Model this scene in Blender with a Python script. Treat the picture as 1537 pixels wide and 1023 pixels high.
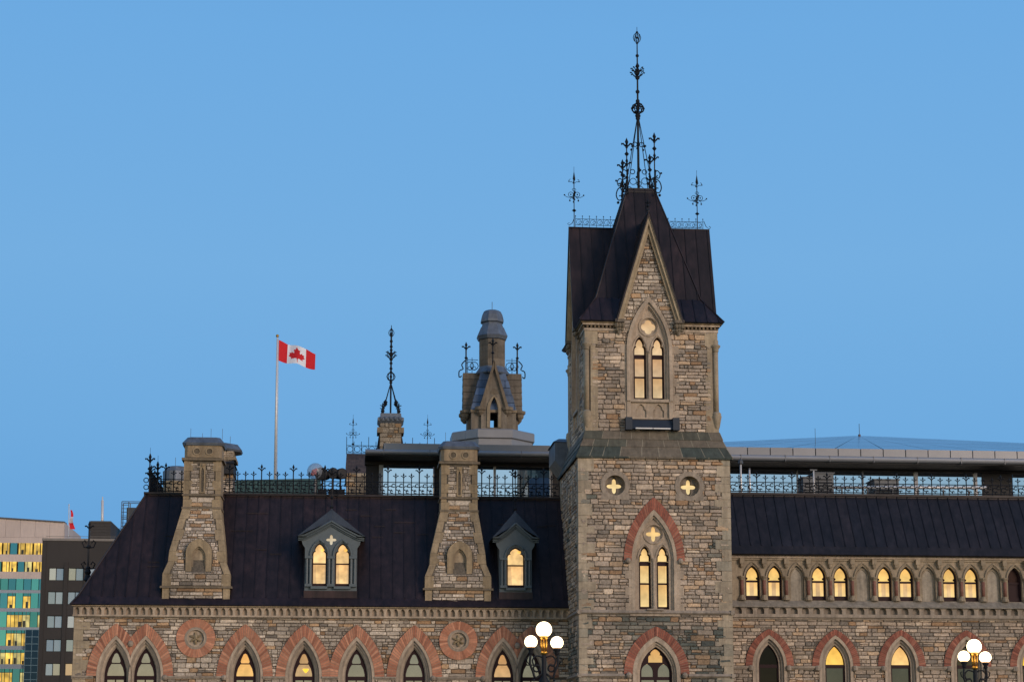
import bpy, math, random
from math import sin, cos, tan, pi, sqrt, atan, radians
from mathutils import Vector, Matrix
from mathutils.geometry import tessellate_polygon

for o in list(bpy.data.objects):
    bpy.data.objects.remove(o)
S = bpy.context.scene
C = S.collection

# ------------------------------------------------------------------ camera
F_PX = 2700.0
PITCH = atan(0.15)
YAW = atan(0.0918)
PY0 = 715.0                      # row of the optical axis
cam = bpy.data.cameras.new("camera")
camo = bpy.data.objects.new("camera", cam)
C.objects.link(camo)
camo.location = (0, 0, 1.6)
camo.rotation_euler = (pi / 2 + PITCH, 0, -YAW)
cam.sensor_width = 36.0
cam.sensor_fit = 'HORIZONTAL'
cam.lens = 36.0 * F_PX / 1537.0
cam.shift_y = (PY0 - 511.5) / 1537.0
cam.clip_start = 0.5
cam.clip_end = 6000
S.camera = camo

# ------------------------------------------------------------------ world
SUN_EL, SUN_AZ = 13.0, 140.0      # degrees; azimuth clockwise from the view axis (behind, to the right)
world = bpy.data.worlds.new("World")
S.world = world
world.use_nodes = True
nt = world.node_tree
N = nt.nodes
L = nt.links
bg = N['Background']
sky = N.new('ShaderNodeTexSky')
sky.sky_type = 'NISHITA'
sky.sun_disc = False
sky.sun_elevation = radians(SUN_EL)
sky.sun_rotation = radians(360 - SUN_AZ)
sky.ozone_density = 2.5
sky.dust_density = 0.4
tc = N.new('ShaderNodeTexCoord')
sep = N.new('ShaderNodeSeparateXYZ')
L.new(tc.outputs['Generated'], sep.inputs[0])
ramp = N.new('ShaderNodeValToRGB')          # dusk blue of the sky away from the sun
L.new(sep.outputs['Z'], ramp.inputs[0])
cr = ramp.color_ramp
cr.elements[0].position = 0.0
cr.elements[0].color = (0.17, 0.36, 0.64, 1)
cr.elements[1].position = 1.0
cr.elements[1].color = (0.072, 0.175, 0.40, 1)
for p, c in ((0.10, (0.143, 0.362, 0.69)), (0.17, (0.172, 0.40, 0.725)), (0.26, (0.196, 0.425, 0.745)),
             (0.38, (0.172, 0.405, 0.75)), (0.5, (0.14, 0.34, 0.67))):
    e = cr.elements.new(p)
    e.color = (*c, 1)
sc10 = N.new('ShaderNodeMix')
sc10.data_type = 'RGBA'
sc10.blend_type = 'MULTIPLY'
sc10.inputs[0].default_value = 1
L.new(ramp.outputs[0], sc10.inputs[6])
sc10.inputs[7].default_value = (8.2, 9.15, 9.25, 1)
mr = N.new('ShaderNodeMapRange')
mr.interpolation_type = 'SMOOTHSTEP'
mr.inputs['From Min'].default_value = -0.45
mr.inputs['From Max'].default_value = 0.55
mr.inputs['To Min'].default_value = 0.06
mr.inputs['To Max'].default_value = 0.97
ma = N.new('ShaderNodeMath')
ma.operation = 'MULTIPLY_ADD'                # the high sky is blue all round, the glow stays low behind the camera
ma.inputs[1].default_value = 1.1
L.new(sep.outputs['Z'], ma.inputs[0])
mb_ = N.new('ShaderNodeMath')
mb_.operation = 'ADD'
mb_.inputs[1].default_value = -0.2
L.new(sep.outputs['Y'], mb_.inputs[0])
L.new(mb_.outputs[0], ma.inputs[2])
L.new(ma.outputs[0], mr.inputs['Value'])
mx = N.new('ShaderNodeMix')
mx.data_type = 'RGBA'
L.new(mr.outputs[0], mx.inputs[0])
L.new(sky.outputs[0], mx.inputs[6])
L.new(sc10.outputs[2], mx.inputs[7])
L.new(mx.outputs[2], bg.inputs[0])
bg.inputs[1].default_value = 0.11

sun = bpy.data.lights.new("sun", 'SUN')
sun.energy = 2.25
sun.angle = radians(26)
sun.color = (1.0, 0.80, 0.66)
suno = bpy.data.objects.new("sun", sun)
C.objects.link(suno)
_az, _el = radians(SUN_AZ), radians(SUN_EL)
suno.rotation_euler = Vector((-sin(_az) * cos(_el), -cos(_az) * cos(_el), -sin(_el))).to_track_quat('-Z', 'Y').to_euler()

S.view_settings.view_transform = 'Standard'
S.view_settings.look = 'None'
S.view_settings.exposure = 0
S.view_settings.gamma = 1

# ------------------------------------------------------------------ pixel -> world point on the plane y = Y (only to lay out the plan)
_Fv = Vector((sin(YAW) * cos(PITCH), cos(YAW) * cos(PITCH), sin(PITCH)))
_Rv = Vector((cos(YAW), -sin(YAW), 0))
_Uv = _Rv.cross(_Fv)


def W(px, py, Y):
    d = _Fv + _Rv * ((px - 768.5) / F_PX) - _Uv * ((py - PY0) / F_PX)
    return Vector((0, 0, 1.6)) + d * (Y / d.y)


def WX(px, py, Y):
    return W(px, py, Y).x


def WZ(px, py, Y):
    return W(px, py, Y).z


# ------------------------------------------------------------------ materials
def mat(name, base=(1, 1, 1), rough=0.8, metal=0.0, nscale=3.0, namp=0.25, bump=0.0, bscale=20.0,
        streak=0.0, spec=0.5, stain=0.0):
    m = bpy.data.materials.new(name)
    m.use_nodes = True
    t = m.node_tree
    n, l = t.nodes, t.links
    p = n['Principled BSDF']
    p.inputs['Roughness'].default_value = rough
    p.inputs['Metallic'].default_value = metal
    p.inputs['Specular IOR Level'].default_value = spec
    at = n.new('ShaderNodeAttribute')
    at.attribute_name = 'Col'
    g = n.new('ShaderNodeNewGeometry')
    m1 = n.new('ShaderNodeMix')
    m1.data_type = 'RGBA'
    m1.blend_type = 'MULTIPLY'
    m1.inputs[0].default_value = 1
    l.new(at.outputs['Color'], m1.inputs[6])
    m1.inputs[7].default_value = (*base, 1)
    cur = m1.outputs[2]

    def noise_mult(cur, scale, amp, vec=None, detail=4):
        nz = n.new('ShaderNodeTexNoise')
        nz.inputs['Scale'].default_value = scale
        nz.inputs['Detail'].default_value = detail
        nz.inputs['Roughness'].default_value = 0.6
        l.new(vec or g.outputs['Position'], nz.inputs['Vector'])
        r = n.new('ShaderNodeMapRange')
        r.inputs['From Min'].default_value = 0.28
        r.inputs['From Max'].default_value = 0.72
        r.inputs['To Min'].default_value = 1 - amp
        r.inputs['To Max'].default_value = 1 + amp
        l.new(nz.outputs['Fac'], r.inputs['Value'])
        mm = n.new('ShaderNodeMix')
        mm.data_type = 'RGBA'
        mm.blend_type = 'MULTIPLY'
        mm.inputs[0].default_value = 1
        l.new(cur, mm.inputs[6])
        l.new(r.outputs[0], mm.inputs[7])
        return mm.outputs[2]

    if namp:
        cur = noise_mult(cur, nscale, namp)
    if stain:
        cur = noise_mult(cur, 0.55, stain)
    if streak:
        mp = n.new('ShaderNodeMapping')
        mp.inputs['Scale'].default_value = (1, 1, 0.09)
        l.new(g.outputs['Position'], mp.inputs['Vector'])
        cur = noise_mult(cur, 4.0, streak, mp.outputs[0])
    l.new(cur, p.inputs['Base Color'])
    if bump:
        nz = n.new('ShaderNodeTexNoise')
        nz.inputs['Scale'].default_value = bscale
        nz.inputs['Detail'].default_value = 5
        l.new(g.outputs['Position'], nz.inputs['Vector'])
        b = n.new('ShaderNodeBump')
        b.inputs['Strength'].default_value = bump
        b.inputs['Distance'].default_value = 0.03
        l.new(nz.outputs['Fac'], b.inputs['Height'])
        l.new(b.outputs[0], p.inputs['Normal'])
    return m


def lit_mat(name, strength=1.0, amp=0.2, scale=2.2, gloss=0.06, warm=0.0):
    """a lit room, or a sky reflection painted as glow, in a glazed pane; 'Col' is the colour of the light"""
    m = mat(name, (0.03, 0.03, 0.03), gloss, 0, 1, 0)
    t = m.node_tree
    n, l = t.nodes, t.links
    p = n['Principled BSDF']
    at = n.new('ShaderNodeAttribute')
    at.attribute_name = 'Col'
    g = n.new('ShaderNodeNewGeometry')
    nz = n.new('ShaderNodeTexNoise')
    nz.inputs['Scale'].default_value = scale
    nz.inputs['Detail'].default_value = 2
    l.new(g.outputs['Position'], nz.inputs['Vector'])
    r = n.new('ShaderNodeMapRange')
    r.inputs['From Min'].default_value = 0.3
    r.inputs['From Max'].default_value = 0.7
    r.inputs['To Min'].default_value = 1 - amp
    r.inputs['To Max'].default_value = 1 + amp
    l.new(nz.outputs['Fac'], r.inputs['Value'])
    mm = n.new('ShaderNodeMix')
    mm.data_type = 'RGBA'
    mm.blend_type = 'MULTIPLY'
    mm.inputs[0].default_value = 1
    l.new(at.outputs['Color'], mm.inputs[6])
    l.new(r.outputs[0], mm.inputs[7])
    tcn = n.new('ShaderNodeTexCoord')
    sp_ = n.new('ShaderNodeSeparateXYZ')
    l.new(tcn.outputs['Generated'], sp_.inputs[0])
    rp = n.new('ShaderNodeValToRGB')
    rp.color_ramp.elements[0].color = (1, 1, 1, 1)
    rp.color_ramp.elements[0].position = .15
    rp.color_ramp.elements[1].color = (1 - warm * .35, 1 - warm, 1 - warm * 1.6, 1)
    rp.color_ramp.elements[1].position = .95
    l.new(sp_.outputs['Z'], rp.inputs[0])
    m3 = n.new('ShaderNodeMix')
    m3.data_type = 'RGBA'
    m3.blend_type = 'MULTIPLY'
    m3.inputs[0].default_value = 1
    l.new(mm.outputs[2], m3.inputs[6])
    l.new(rp.outputs[0], m3.inputs[7])
    l.new(m3.outputs[2], p.inputs['Emission Color'])
    p.inputs['Emission Strength'].default_value = strength
    return m


M = dict(
    stone=mat('rubble_stone', (1.08, 1.0, .90), 0.92, 0, 11, 0.34, 0.9, 12, stain=0.28),
    ashlar=mat('dressed_stone', (1.05, 1.0, .91), 0.9, 0, 6, 0.18, 0.35, 16, streak=0.28, stain=0.2),
    brick=mat('red_brick', (1, 1, 1), 0.85, 0, 8, 0.18, 0.3, 20),
    copper=mat('brown_copper', (1, 1, 1), 0.45, 0.0, 1.6, 0.25, 0.2, 1.6, streak=0.5, spec=0.36, stain=.35),
    verdigris=mat('green_copper', (0.035, 0.085, 0.085), 0.6, 0, 1.5, 0.35, streak=0.4),
    iron=mat('black_iron', (0.009, 0.010, 0.013), 0.6, 0.0, 6, 0.2, spec=0.25),
    paint=mat('grey_paint', (0.085, 0.108, 0.120), 0.55, 0, 5, 0.1),
    frame=mat('maroon_frame', (0.026, 0.010, 0.011), 0.6, 0, 5, 0.1, spec=0.2),
    lead=mat('lead_sheet', (0.13, 0.15, 0.18), 0.5, 0.45, 2.5, 0.2, streak=0.2),
    panel=mat('metal_panel', (1, 1, 1), 0.42, 0.35, 1.2, 0.06),
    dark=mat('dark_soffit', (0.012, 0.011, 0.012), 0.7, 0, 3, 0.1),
    mirror=mat('reflective_glass', (0.95, 0.96, 0.97), 0.03, 1.0, 0.4, 0.06),
    pane=mat('window_glass', (0.36, 0.32, 0.29), 0.05, 0.9, 1.2, 0.12),
    tealglass=mat('teal_glass', (1, 1, 1), 0.06, 0.85, 0.05, 0.1),
    lit=lit_mat('lit_and_reflection_pane', 1.0, 0.16, 2.6, warm=.26),
    office_lit=lit_mat('lit_office', 1.0, 0.55, 0.55),
    globe=lit_mat('lamp_globe', 6.0, 0.02, 1),
    brass=mat('gilded_iron', (0.55, 0.30, 0.05), 0.35, 0.9, 4, 0.1),
    white=mat('white_metal', (0.62, 0.60, 0.58), 0.4, 0.2, 3, 0.05),
    cloth=mat('flag_cloth', (1, 1, 1), 0.85, 0, 4, 0.05),
    office=mat('office_cladding', (1, 1, 1), 0.7, 0, 0.15, 0.12, streak=0.08),
    unit=mat('grey_unit', (0.10, 0.105, 0.11), 0.55, 0.3, 2, 0.2),
    redplastic=mat('red_plastic', (0.5, 0.01, 0.012), 0.35),
    grass=mat('lawn', (0.035, 0.06, 0.015), 0.9, 0, 1.0, 0.4, 0.5, 30),
    paving=mat('paving', (0.16, 0.15, 0.14), 0.85, 0, 1.0, 0.2, 0.2, 8),
)
# clear plastic for the dome on the roof
cl = bpy.data.materials.new('clear_plastic')
cl.use_nodes = True
_n, _l = cl.node_tree.nodes, cl.node_tree.links
_tr = _n.new('ShaderNodeBsdfTransparent')
_mxs = _n.new('ShaderNodeMixShader')
_mxs.inputs[0].default_value = 0.45
_n['Principled BSDF'].inputs['Base Color'].default_value = (0.3, 0.34, 0.4, 1)
_n['Principled BSDF'].inputs['Roughness'].default_value = 0.15
_l.new(_tr.outputs[0], _mxs.inputs[1])
_l.new(_n['Principled BSDF'].outputs[0], _mxs.inputs[2])
_l.new(_mxs.outputs[0], _n['Material Output'].inputs['Surface'])
M['clear'] = cl
_rp = [q for q in M['globe'].node_tree.nodes if q.type == 'VALTORGB'][0].color_ramp
_rp.elements[0].position, _rp.elements[1].position = 0.02, 0.30
_rp.elements[0].color, _rp.elements[1].color = (.30, .11, .02, 1), (1, 1, 1, 1)

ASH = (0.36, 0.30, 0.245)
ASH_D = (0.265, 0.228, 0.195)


def jit(r, a, b, c):
    k = r.uniform(a, b)
    return (c[0] * k, c[1] * k, c[2] * k)


def crv(pts, k=4):
    """smooth curve through points"""
    pts = [Vector(q) for q in pts]
    out = []
    for i in range(len(pts) - 1):
        p0, p1, p2, p3 = pts[max(i - 1, 0)], pts[i], pts[i + 1], pts[min(i + 2, len(pts) - 1)]
        for j in range(k):
            t = j / k
            out.append(.5 * ((2 * p1) + (p2 - p0) * t + (2 * p0 - 5 * p1 + 4 * p2 - p3) * t * t + (3 * p1 - p0 - 3 * p2 + p3) * t ** 3))
    out.append(pts[-1])
    return out


WHITE = (1, 1, 1)
COP = (0.0180, 0.0110, 0.0120)


# ------------------------------------------------------------------ mesh builder
class MB:
    def __init__(self, org=(0, 0, 0)):
        self.v, self.f, self.c = [], [], []
        self.o = Vector(org)
        self.T = None

    def pt(self, p):
        p = Vector(p)
        if self.T is not None:
            p = self.T @ p
        self.v.append(p - self.o)
        return len(self.v) - 1

    def poly(self, pts, col=WHITE):
        self.f.append([self.pt(p) for p in pts])
        self.c.append(col)

    def box(self, x0, x1, y0, y1, z0, z1, col=WHITE, bottom=True):
        a = [(x0, y0, z0), (x1, y0, z0), (x1, y1, z0), (x0, y1, z0),
             (x0, y0, z1), (x1, y0, z1), (x1, y1, z1), (x0, y1, z1)]
        i = [self.pt(p) for p in a]
        for q in ((0, 1, 5, 4), (1, 2, 6, 5), (2, 3, 7, 6), (3, 0, 4, 7), (4, 5, 6, 7), (3, 2, 1, 0)):
            self.f.append([i[k] for k in q])
            self.c.append(col)

    def hexa(self, a, col=WHITE):
        """8 points: bottom ring 0-3, top ring 4-7"""
        i = [self.pt(p) for p in a]
        for q in ((0, 1, 5, 4), (1, 2, 6, 5), (2, 3, 7, 6), (3, 0, 4, 7), (4, 5, 6, 7), (3, 2, 1, 0)):
            self.f.append([i[k] for k in q])
            self.c.append(col)

    def prism(self, outer, holes, y0, y1, col=WHITE, back=True, sides=True):
        loops = [outer] + list(holes)
        flat = [p for lp in loops for p in lp]
        tris = tessellate_polygon([[Vector((p[0], p[1], 0)) for p in lp] for lp in loops])
        fr = [self.pt((p[0], y0, p[1])) for p in flat]
        bk = [self.pt((p[0], y1, p[1])) for p in flat]
        for t in tris:
            a, b, c = (flat[k] for k in t)
            area = (b[0] - a[0]) * (c[1] - a[1]) - (c[0] - a[0]) * (b[1] - a[1])
            if abs(area) < 1e-9:
                continue
            t2 = t if area > 0 else (t[0], t[2], t[1])
            self.f.append([fr[k] for k in t2])
            self.c.append(col)
            if back:
                self.f.append([bk[k] for k in reversed(t2)])
                self.c.append(col)
        s = 0
        for li, lp in enumerate(loops):
            n = len(lp)
            if sides or li > 0:
                ar = sum(lp[k][0] * lp[(k + 1) % n][1] - lp[(k + 1) % n][0] * lp[k][1] for k in range(n))
                rev = (ar > 0) == (li > 0)
                for k in range(n):
                    a, b = s + k, s + (k + 1) % n
                    q = [fr[a], bk[a], bk[b], fr[b]]
                    self.f.append(q if rev else q[::-1])
                    self.c.append(col)
            s += n

    def ring(self, O, I, y0, y1, col=WHITE):
        n = len(O)
        of = [self.pt((p[0], y0, p[1])) for p in O]
        inf = [self.pt((p[0], y0, p[1])) for p in I]
        ob = [self.pt((p[0], y1, p[1])) for p in O]
        ib = [self.pt((p[0], y1, p[1])) for p in I]
        for k in range(n - 1):
            for q in ((of[k], of[k + 1], inf[k + 1], inf[k]), (ob[k + 1], ob[k], ib[k], ib[k + 1]),
                      (of[k + 1], of[k], ob[k], ob[k + 1]), (inf[k], inf[k + 1], ib[k + 1], ib[k])):
                self.f.append(list(q))
                self.c.append(col)
        for k in (0, n - 1):
            self.f.append([of[k], inf[k], ib[k], ob[k]])
            self.c.append(col)

    def tube(self, pts, r, n=5, col=WHITE, closed=False):
        pts = [Vector(p) for p in pts]
        rs = r if isinstance(r, (list, tuple)) else [r] * len(pts)
        rings = []
        m = len(pts)
        for k, p in enumerate(pts):
            if closed:
                d = pts[(k + 1) % m] - pts[k - 1]
            else:
                d = pts[min(k + 1, m - 1)] - pts[max(k - 1, 0)]
            d.normalize()
            ref = Vector((0, 0, 1)) if abs(d.z) < 0.8 else Vector((0, 1, 0))
            u = d.cross(ref).normalized()
            w = d.cross(u)
            rings.append([self.pt(p + (u * cos(2 * pi * j / n) + w * sin(2 * pi * j / n)) * rs[k]) for j in range(n)])
        for k in range(m if closed else m - 1):
            a, b = rings[k], rings[(k + 1) % m]
            for j in range(n):
                self.f.append([a[j], a[(j + 1) % n], b[(j + 1) % n], b[j]])
                self.c.append(col)
        if not closed:
            self.f.append(rings[0][::-1])
            self.f.append(rings[-1])
            self.c += [col, col]

    def lathe(self, cx, cy, prof, n=8, ph=None, col=WHITE, cols=None):
        if ph is None:
            ph = pi / n
        rings = [[self.pt((cx + r * cos(ph + 2 * pi * j / n), cy + r * sin(ph + 2 * pi * j / n), z)) for j in range(n)]
                 for r, z in prof]
        for k in range(len(prof) - 1):
            for j in range(n):
                self.f.append([rings[k][j], rings[k][(j + 1) % n], rings[k + 1][(j + 1) % n], rings[k + 1][j]])
                self.c.append(cols[k] if cols else col)
        self.f.append(rings[0][::-1])
        self.f.append(rings[-1])
        self.c += [col, col]

    def ball(self, x, y, z, r, n=8, sz=1.0, col=WHITE):
        m = max(4, n // 2)
        self.lathe(x, y, [(max(r * sin(pi * k / m), 0.0005), z - r * sz * cos(pi * k / m)) for k in range(m + 1)], n, 0, col)

    def circle(self, cx, cy, cz, R, r, plane='xz', n=14, a0=0, a1=2 * pi, k=4, col=WHITE):
        full = abs(a1 - a0 - 2 * pi) < 1e-6
        q = []
        for j in range(n if full else n + 1):
            a = a0 + (a1 - a0) * j / n
            if plane == 'xz':
                q.append((cx + R * cos(a), cy, cz + R * sin(a)))
            else:
                q.append((cx, cy + R * cos(a), cz + R * sin(a)))
        self.tube(q, r, k, col, closed=full)

    def build(self, name, material, parent=None, smooth=False):
        me = bpy.data.meshes.new(name)
        me.from_pydata([tuple(p) for p in self.v], [], self.f)
        ca = me.color_attributes.new('Col', 'FLOAT_COLOR', 'CORNER')
        buf = []
        for poly, c in zip(me.polygons, self.c):
            buf += [c[0], c[1], c[2], 1.0] * poly.loop_total
        ca.data.foreach_set('color', buf)
        me.materials.append(M[material] if isinstance(material, str) else material)
        if smooth:
            me.polygons.foreach_set('use_smooth', [True] * len(me.polygons))
        me.update()
        o = bpy.data.objects.new(name, me)
        C.objects.link(o)
        if parent is not None:
            o.parent = parent
        return o


def thing(name, loc, label, cat, group=None):
    o = bpy.data.objects.new(name, None)
    o.empty_display_size = 0.3
    C.objects.link(o)
    o.location = loc
    o['label'] = label
    o['category'] = cat
    if group:
        o['group'] = group
    return o


def tag(o, label, cat, group=None):
    o['label'] = label
    o['category'] = cat
    if group:
        o['group'] = group
    return o


def kids(o):
    return [c for c in bpy.data.objects if c.parent == o]


def dup(o, parent, loc=(0, 0, 0), rotz=0.0):
    """copy of a part with copies of its sub-parts"""
    c = o.copy()
    C.objects.link(c)
    c.parent = parent
    c.location = Vector(o.location) + Vector(loc)
    c.rotation_euler = (0, 0, rotz)
    for ch in kids(o):
        d = ch.copy()
        C.objects.link(d)
        d.parent = c
    return c


def dup_thing(t, loc, label):
    r = t.copy()
    C.objects.link(r)
    r.location = loc
    r['label'] = label
    for ch in kids(t):
        c = ch.copy()
        C.objects.link(c)
        c.parent = r
        for g in kids(ch):
            d = g.copy()
            C.objects.link(d)
            d.parent = c
    return r


# ------------------------------------------------------------------ outlines
def lancet(cx, w, zb, zs, za, n=10):
    h = za - zs
    r = (w * w + h * h) / (2 * w)
    cr_ = cx + w - r
    t1 = math.asin(min(1, h / r)) if h <= r else pi / 2
    if r < w:
        t1 = pi - t1
    right = [(cr_ + r * cos(t1 * k / n), zs + r * sin(t1 * k / n)) for k in range(n + 1)]
    right[-1] = (cx, za)
    left = [(2 * cx - x, z) for x, z in right]
    pts = []
    if zb < zs - 1e-6:
        pts.append((cx - w, zb))
    pts += left
    pts += right[-2::-1]
    if zb < zs - 1e-6:
        pts.append((cx + w, zb))
    return pts


TREF = [(1, 0), (1.0, .14), (.93, .28), (.78, .37), (.60, .39), (.69, .47), (.68, .59), (.56, .74), (.36, .88), (.16, .96), (0, 1)]


def trefoil(cx, w, zb, zs, za):
    h = za - zs
    r = [(cx + w * a, zs + h * b) for a, b in TREF]
    l_ = [(2 * cx - x, z) for x, z in r]
    return [(cx - w, zb)] + l_ + r[-2::-1] + [(cx + w, zb)]


def quatrefoil(cx, cz, R, d=0.58, n=48):
    a = 1 - d
    out = []
    if d > .575:                       # slender petals round a small eye
        for k in range(n):
            t = 2 * pi * k / n
            ph = ((t + pi / 4) % (pi / 2)) - pi / 4
            r = max(2 * (cos(ph) / .5) / ((cos(ph) / .5) ** 2 + (sin(ph) / .285) ** 2), .42)
            out.append((cx + R * r * cos(t), cz + R * r * sin(t)))
        return out
    for k in range(n):
        t = 2 * pi * k / n
        ph = ((t + pi / 4) % (pi / 2)) - pi / 4
        q = a * a - (d * sin(ph)) ** 2
        r = d * cos(ph) + sqrt(max(q, 0.0))
        out.append((cx + R * r * cos(t), cz + R * r * sin(t)))
    return out


def circ(cx, cz, R, n=28):
    return [(cx + R * cos(2 * pi * k / n), cz + R * sin(2 * pi * k / n)) for k in range(n)]


def inside(poly, x, z):
    r = False
    n = len(poly)
    for i in range(n):
        x1, z1 = poly[i]
        x2, z2 = poly[i - 1]
        if (z1 > z) != (z2 > z) and x < (x2 - x1) * (z - z1) / (z2 - z1) + x1:
            r = not r
    return r


PAL = [((.335, .29, .25), 7), ((.41, .345, .285), 5), ((.27, .24, .21), 4.5), ((.45, .345, .245), 2.4), ((.50, .43, .355), 2.2),
       ((.30, .20, .125), 1.1), ((.185, .17, .155), 1.3)]
PALG = [((.10, .12, .115), 3), ((.13, .145, .135), 2), ((.20, .20, .18), 3), ((.27, .245, .21), 3), ((.30, .22, .15), 1), ((.075, .09, .09), 2)]
PALL = [((.37, .335, .295), 5), ((.47, .425, .37), 4), ((.29, .26, .23), 4), ((.41, .29, .185), 1.6), ((.27, .18, .11), 1.0), ((.55, .50, .44), 1.7), ((.18, .165, .15), .7)]


def pick(rng, pal):
    s = rng.uniform(0, sum(w for _, w in pal))
    for c, w in pal:
        s -= w
        if s <= 0:
            break
    k = rng.uniform(.85, 1.15)
    return tuple(x * k for x in c)


def stones(mb, x0, x1, z0, z1, y, holes, rng, pal=PAL, palfn=None, bound=None, hmin=.16, hmax=.30):
    """snecked rubble masonry: single stones standing proud of the mortar at y (outward = -y)"""
    g = .012

    def one(a, b, c, d, col, pr, depth=0):
        if b - a < .03 or d - c < .03:
            return
        for h in holes:
            xs = [p[0] for p in h]
            zs = [p[1] for p in h]
            if b < min(xs) or a > max(xs) or d < min(zs) or c > max(zs):
                continue
            t = [inside(h, a + (b - a) * i / 3, c + (d - c) * j / 3) for i in range(4) for j in range(4)]
            if all(t):
                return
            if any(t) or any(a < p[0] < b and c < p[1] < d for p in h):
                if max(b - a, d - c) < .13 or depth > 3:
                    if sum(t) > 7:
                        return
                else:
                    m1, m2 = (a + b) / 2, (c + d) / 2
                    if (b - a) > 1.6 * (d - c):
                        one(a, m1, c, d, col, pr, depth + 1)
                        one(m1, b, c, d, col, pr, depth + 1)
                    else:
                        for aa, bb in ((a, m1), (m1, b)):
                            for cc, dd in ((c, m2), (m2, d)):
                                one(aa, bb, cc, dd, col, pr, depth + 1)
                    return
        if bound and not (inside(bound, a, c) and inside(bound, b, c) and inside(bound, a, d) and inside(bound, b, d)):
            if max(b - a, d - c) < .12 or depth > 3:
                return
            m1, m2 = (a + b) / 2, (c + d) / 2
            if (b - a) > 1.6 * (d - c):
                one(a, m1, c, d, col, pr, depth + 1)
                one(m1, b, c, d, col, pr, depth + 1)
            else:
                for aa, bb in ((a, m1), (m1, b)):
                    for cc, dd in ((c, m2), (m2, d)):
                        one(aa, bb, cc, dd, col, pr, depth + 1)
            return
        cxm, czm = (a + b) / 2, (c + d) / 2
        i = .018
        if depth == 0:
            j = lambda: rng.uniform(-.016, .012)
            k = lambda: min(.3 * (d - c), .3 * (b - a)) * rng.choice((.12, .3, .6, 1.0))
            k1, k2, k3, k4 = k(), k(), k(), k()
            B = [(a + k1, c + j()), (cxm + rng.uniform(-.1, .1) * (b - a), c + j()), (b - k2, c + j()), (b - j(), c + k2 * .8), (b - j(), d - k3 * .8), (b - k3, d - j()),
                 (cxm + rng.uniform(-.1, .1) * (b - a), d - j()), (a + k4, d - j()), (a + j(), d - k4 * .8), (a + j(), c + k1 * .8)]
            tilt = [pr + rng.uniform(-.014, .016) for _ in B]
        else:
            B = [(a, c), (b, c), (b, d), (a, d)]
            tilt = [pr] * 4
        Tt = [(px + (i if px < cxm else -i), pz + (i if pz < czm else -i)) for px, pz in B]
        bi = [mb.pt((px, y, pz)) for px, pz in B]
        ti = [mb.pt((px, y - tl, pz)) for (px, pz), tl in zip(Tt, tilt)]
        mb.f.append(ti)
        mb.c.append(col)
        nb = len(B)
        for k in range(nb):
            mb.f.append([bi[k], bi[(k + 1) % nb], ti[(k + 1) % nb], ti[k]])
            mb.c.append(col)

    z = z0
    while z < z1 - .05:
        h = rng.uniform(hmin, hmax)
        if z1 - z - h < .10:
            h = z1 - z
        x = x0
        while x < x1 - .02:
            w = rng.choice((rng.uniform(.2, .42), rng.uniform(.36, .7), rng.uniform(.5, .92)))
            if x1 - x - w < .18:
                w = x1 - x
            parts = [(z, z + h)]
            if h > .22 and rng.random() < .38:
                mzz = z + h * rng.uniform(.38, .62)
                parts = [(z, mzz), (mzz, z + h)]
            for c, d in parts:
                p = palfn((x + w / 2), (c + d) / 2) if palfn else pal
                ww = [(x, x + w)]
                if len(parts) == 2 and w > .5 and rng.random() < .5:
                    q = x + w * rng.uniform(.35, .65)
                    ww = [(x, q), (q, x + w)]
                for a, b in ww:
                    one(a + g, b - g, c + g, d - g, pick(rng, p), rng.uniform(.03, .065))
            x += w
        z += h


def plate(mb, outer, holes, y, depth=.35, col=(.095, .083, .07)):
    mb.prism(outer, holes, y, y + depth, col, back=False, sides=False)


def rect(x0, x1, z0, z1):
    return [(x0, z0), (x1, z0), (x1, z1), (x0, z1)]


def bricks(mb, cx, wi, wo, zb, zai, zao, y, n, rng, lim=(-1e9, 1e9), yb=None, tint=((.45, .165, .105), (.41, .14, .092), (.50, .21, .14), (.34, .115, .08))):
    """radiating brick voussoirs of a pointed arch"""
    I = lancet(cx, wi, zb, zb, zai, n)
    O = lancet(cx, wo, zb, zb, zao, n)
    cl = lambda p: (min(max(p[0], lim[0]), lim[1]), p[1])
    yb = y + .25 if yb is None else yb
    sh = lambda a, b, t: (a[0] + (b[0] - a[0]) * t, a[1] + (b[1] - a[1]) * t)
    for k in range(len(I) - 1):
        if not (lim[0] < (I[k][0] + I[k + 1][0]) / 2 < lim[1]):
            continue
        e = .10 if k % 1 == 0 else .04
        q = [sh(I[k], I[k + 1], e), sh(I[k], I[k + 1], 1 - e), sh(O[k], O[k + 1], 1 - e), sh(O[k], O[k + 1], e)]
        q = [cl(p) for p in q]
        s = rng.uniform(.75, 1.2)
        r = rng.choice(tint)
        col = tuple(c * s for c in r)
        yy = y - rng.uniform(.0, .012)
        mb.hexa([(q[0][0], yy, q[0][1]), (q[1][0], yy, q[1][1]), (q[1][0], yb, q[1][1]), (q[0][0], yb, q[0][1]),
                 (q[3][0], yy, q[3][1]), (q[2][0], yy, q[2][1]), (q[2][0], yb, q[2][1]), (q[3][0], yb, q[3][1])], col)
    mb.ring([cl(p) for p in O], [cl(p) for p in I], y + .012, yb - .01, (.30, .20, .145))


def corbels(mb, x0, x1, z0, z1, y0, y1, pitch, col=ASH, top=.78, phase=0.5):
    """strip of little hanging pointed arches"""
    n = max(1, round((x1 - x0) / pitch))
    p = (x1 - x0) / n
    out = [(x0, z1), (x0, z0)]
    w = p * .32
    h = (z1 - z0)
    for k in range(n):
        c = x0 + p * (k + phase)
        a = lancet(c, w, z0, z0 + h * .45, z0 + h * top, 4)
        out += a
    out += [(x1, z0), (x1, z1)]
    mb.prism(out, [], y0, y1, col)


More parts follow.
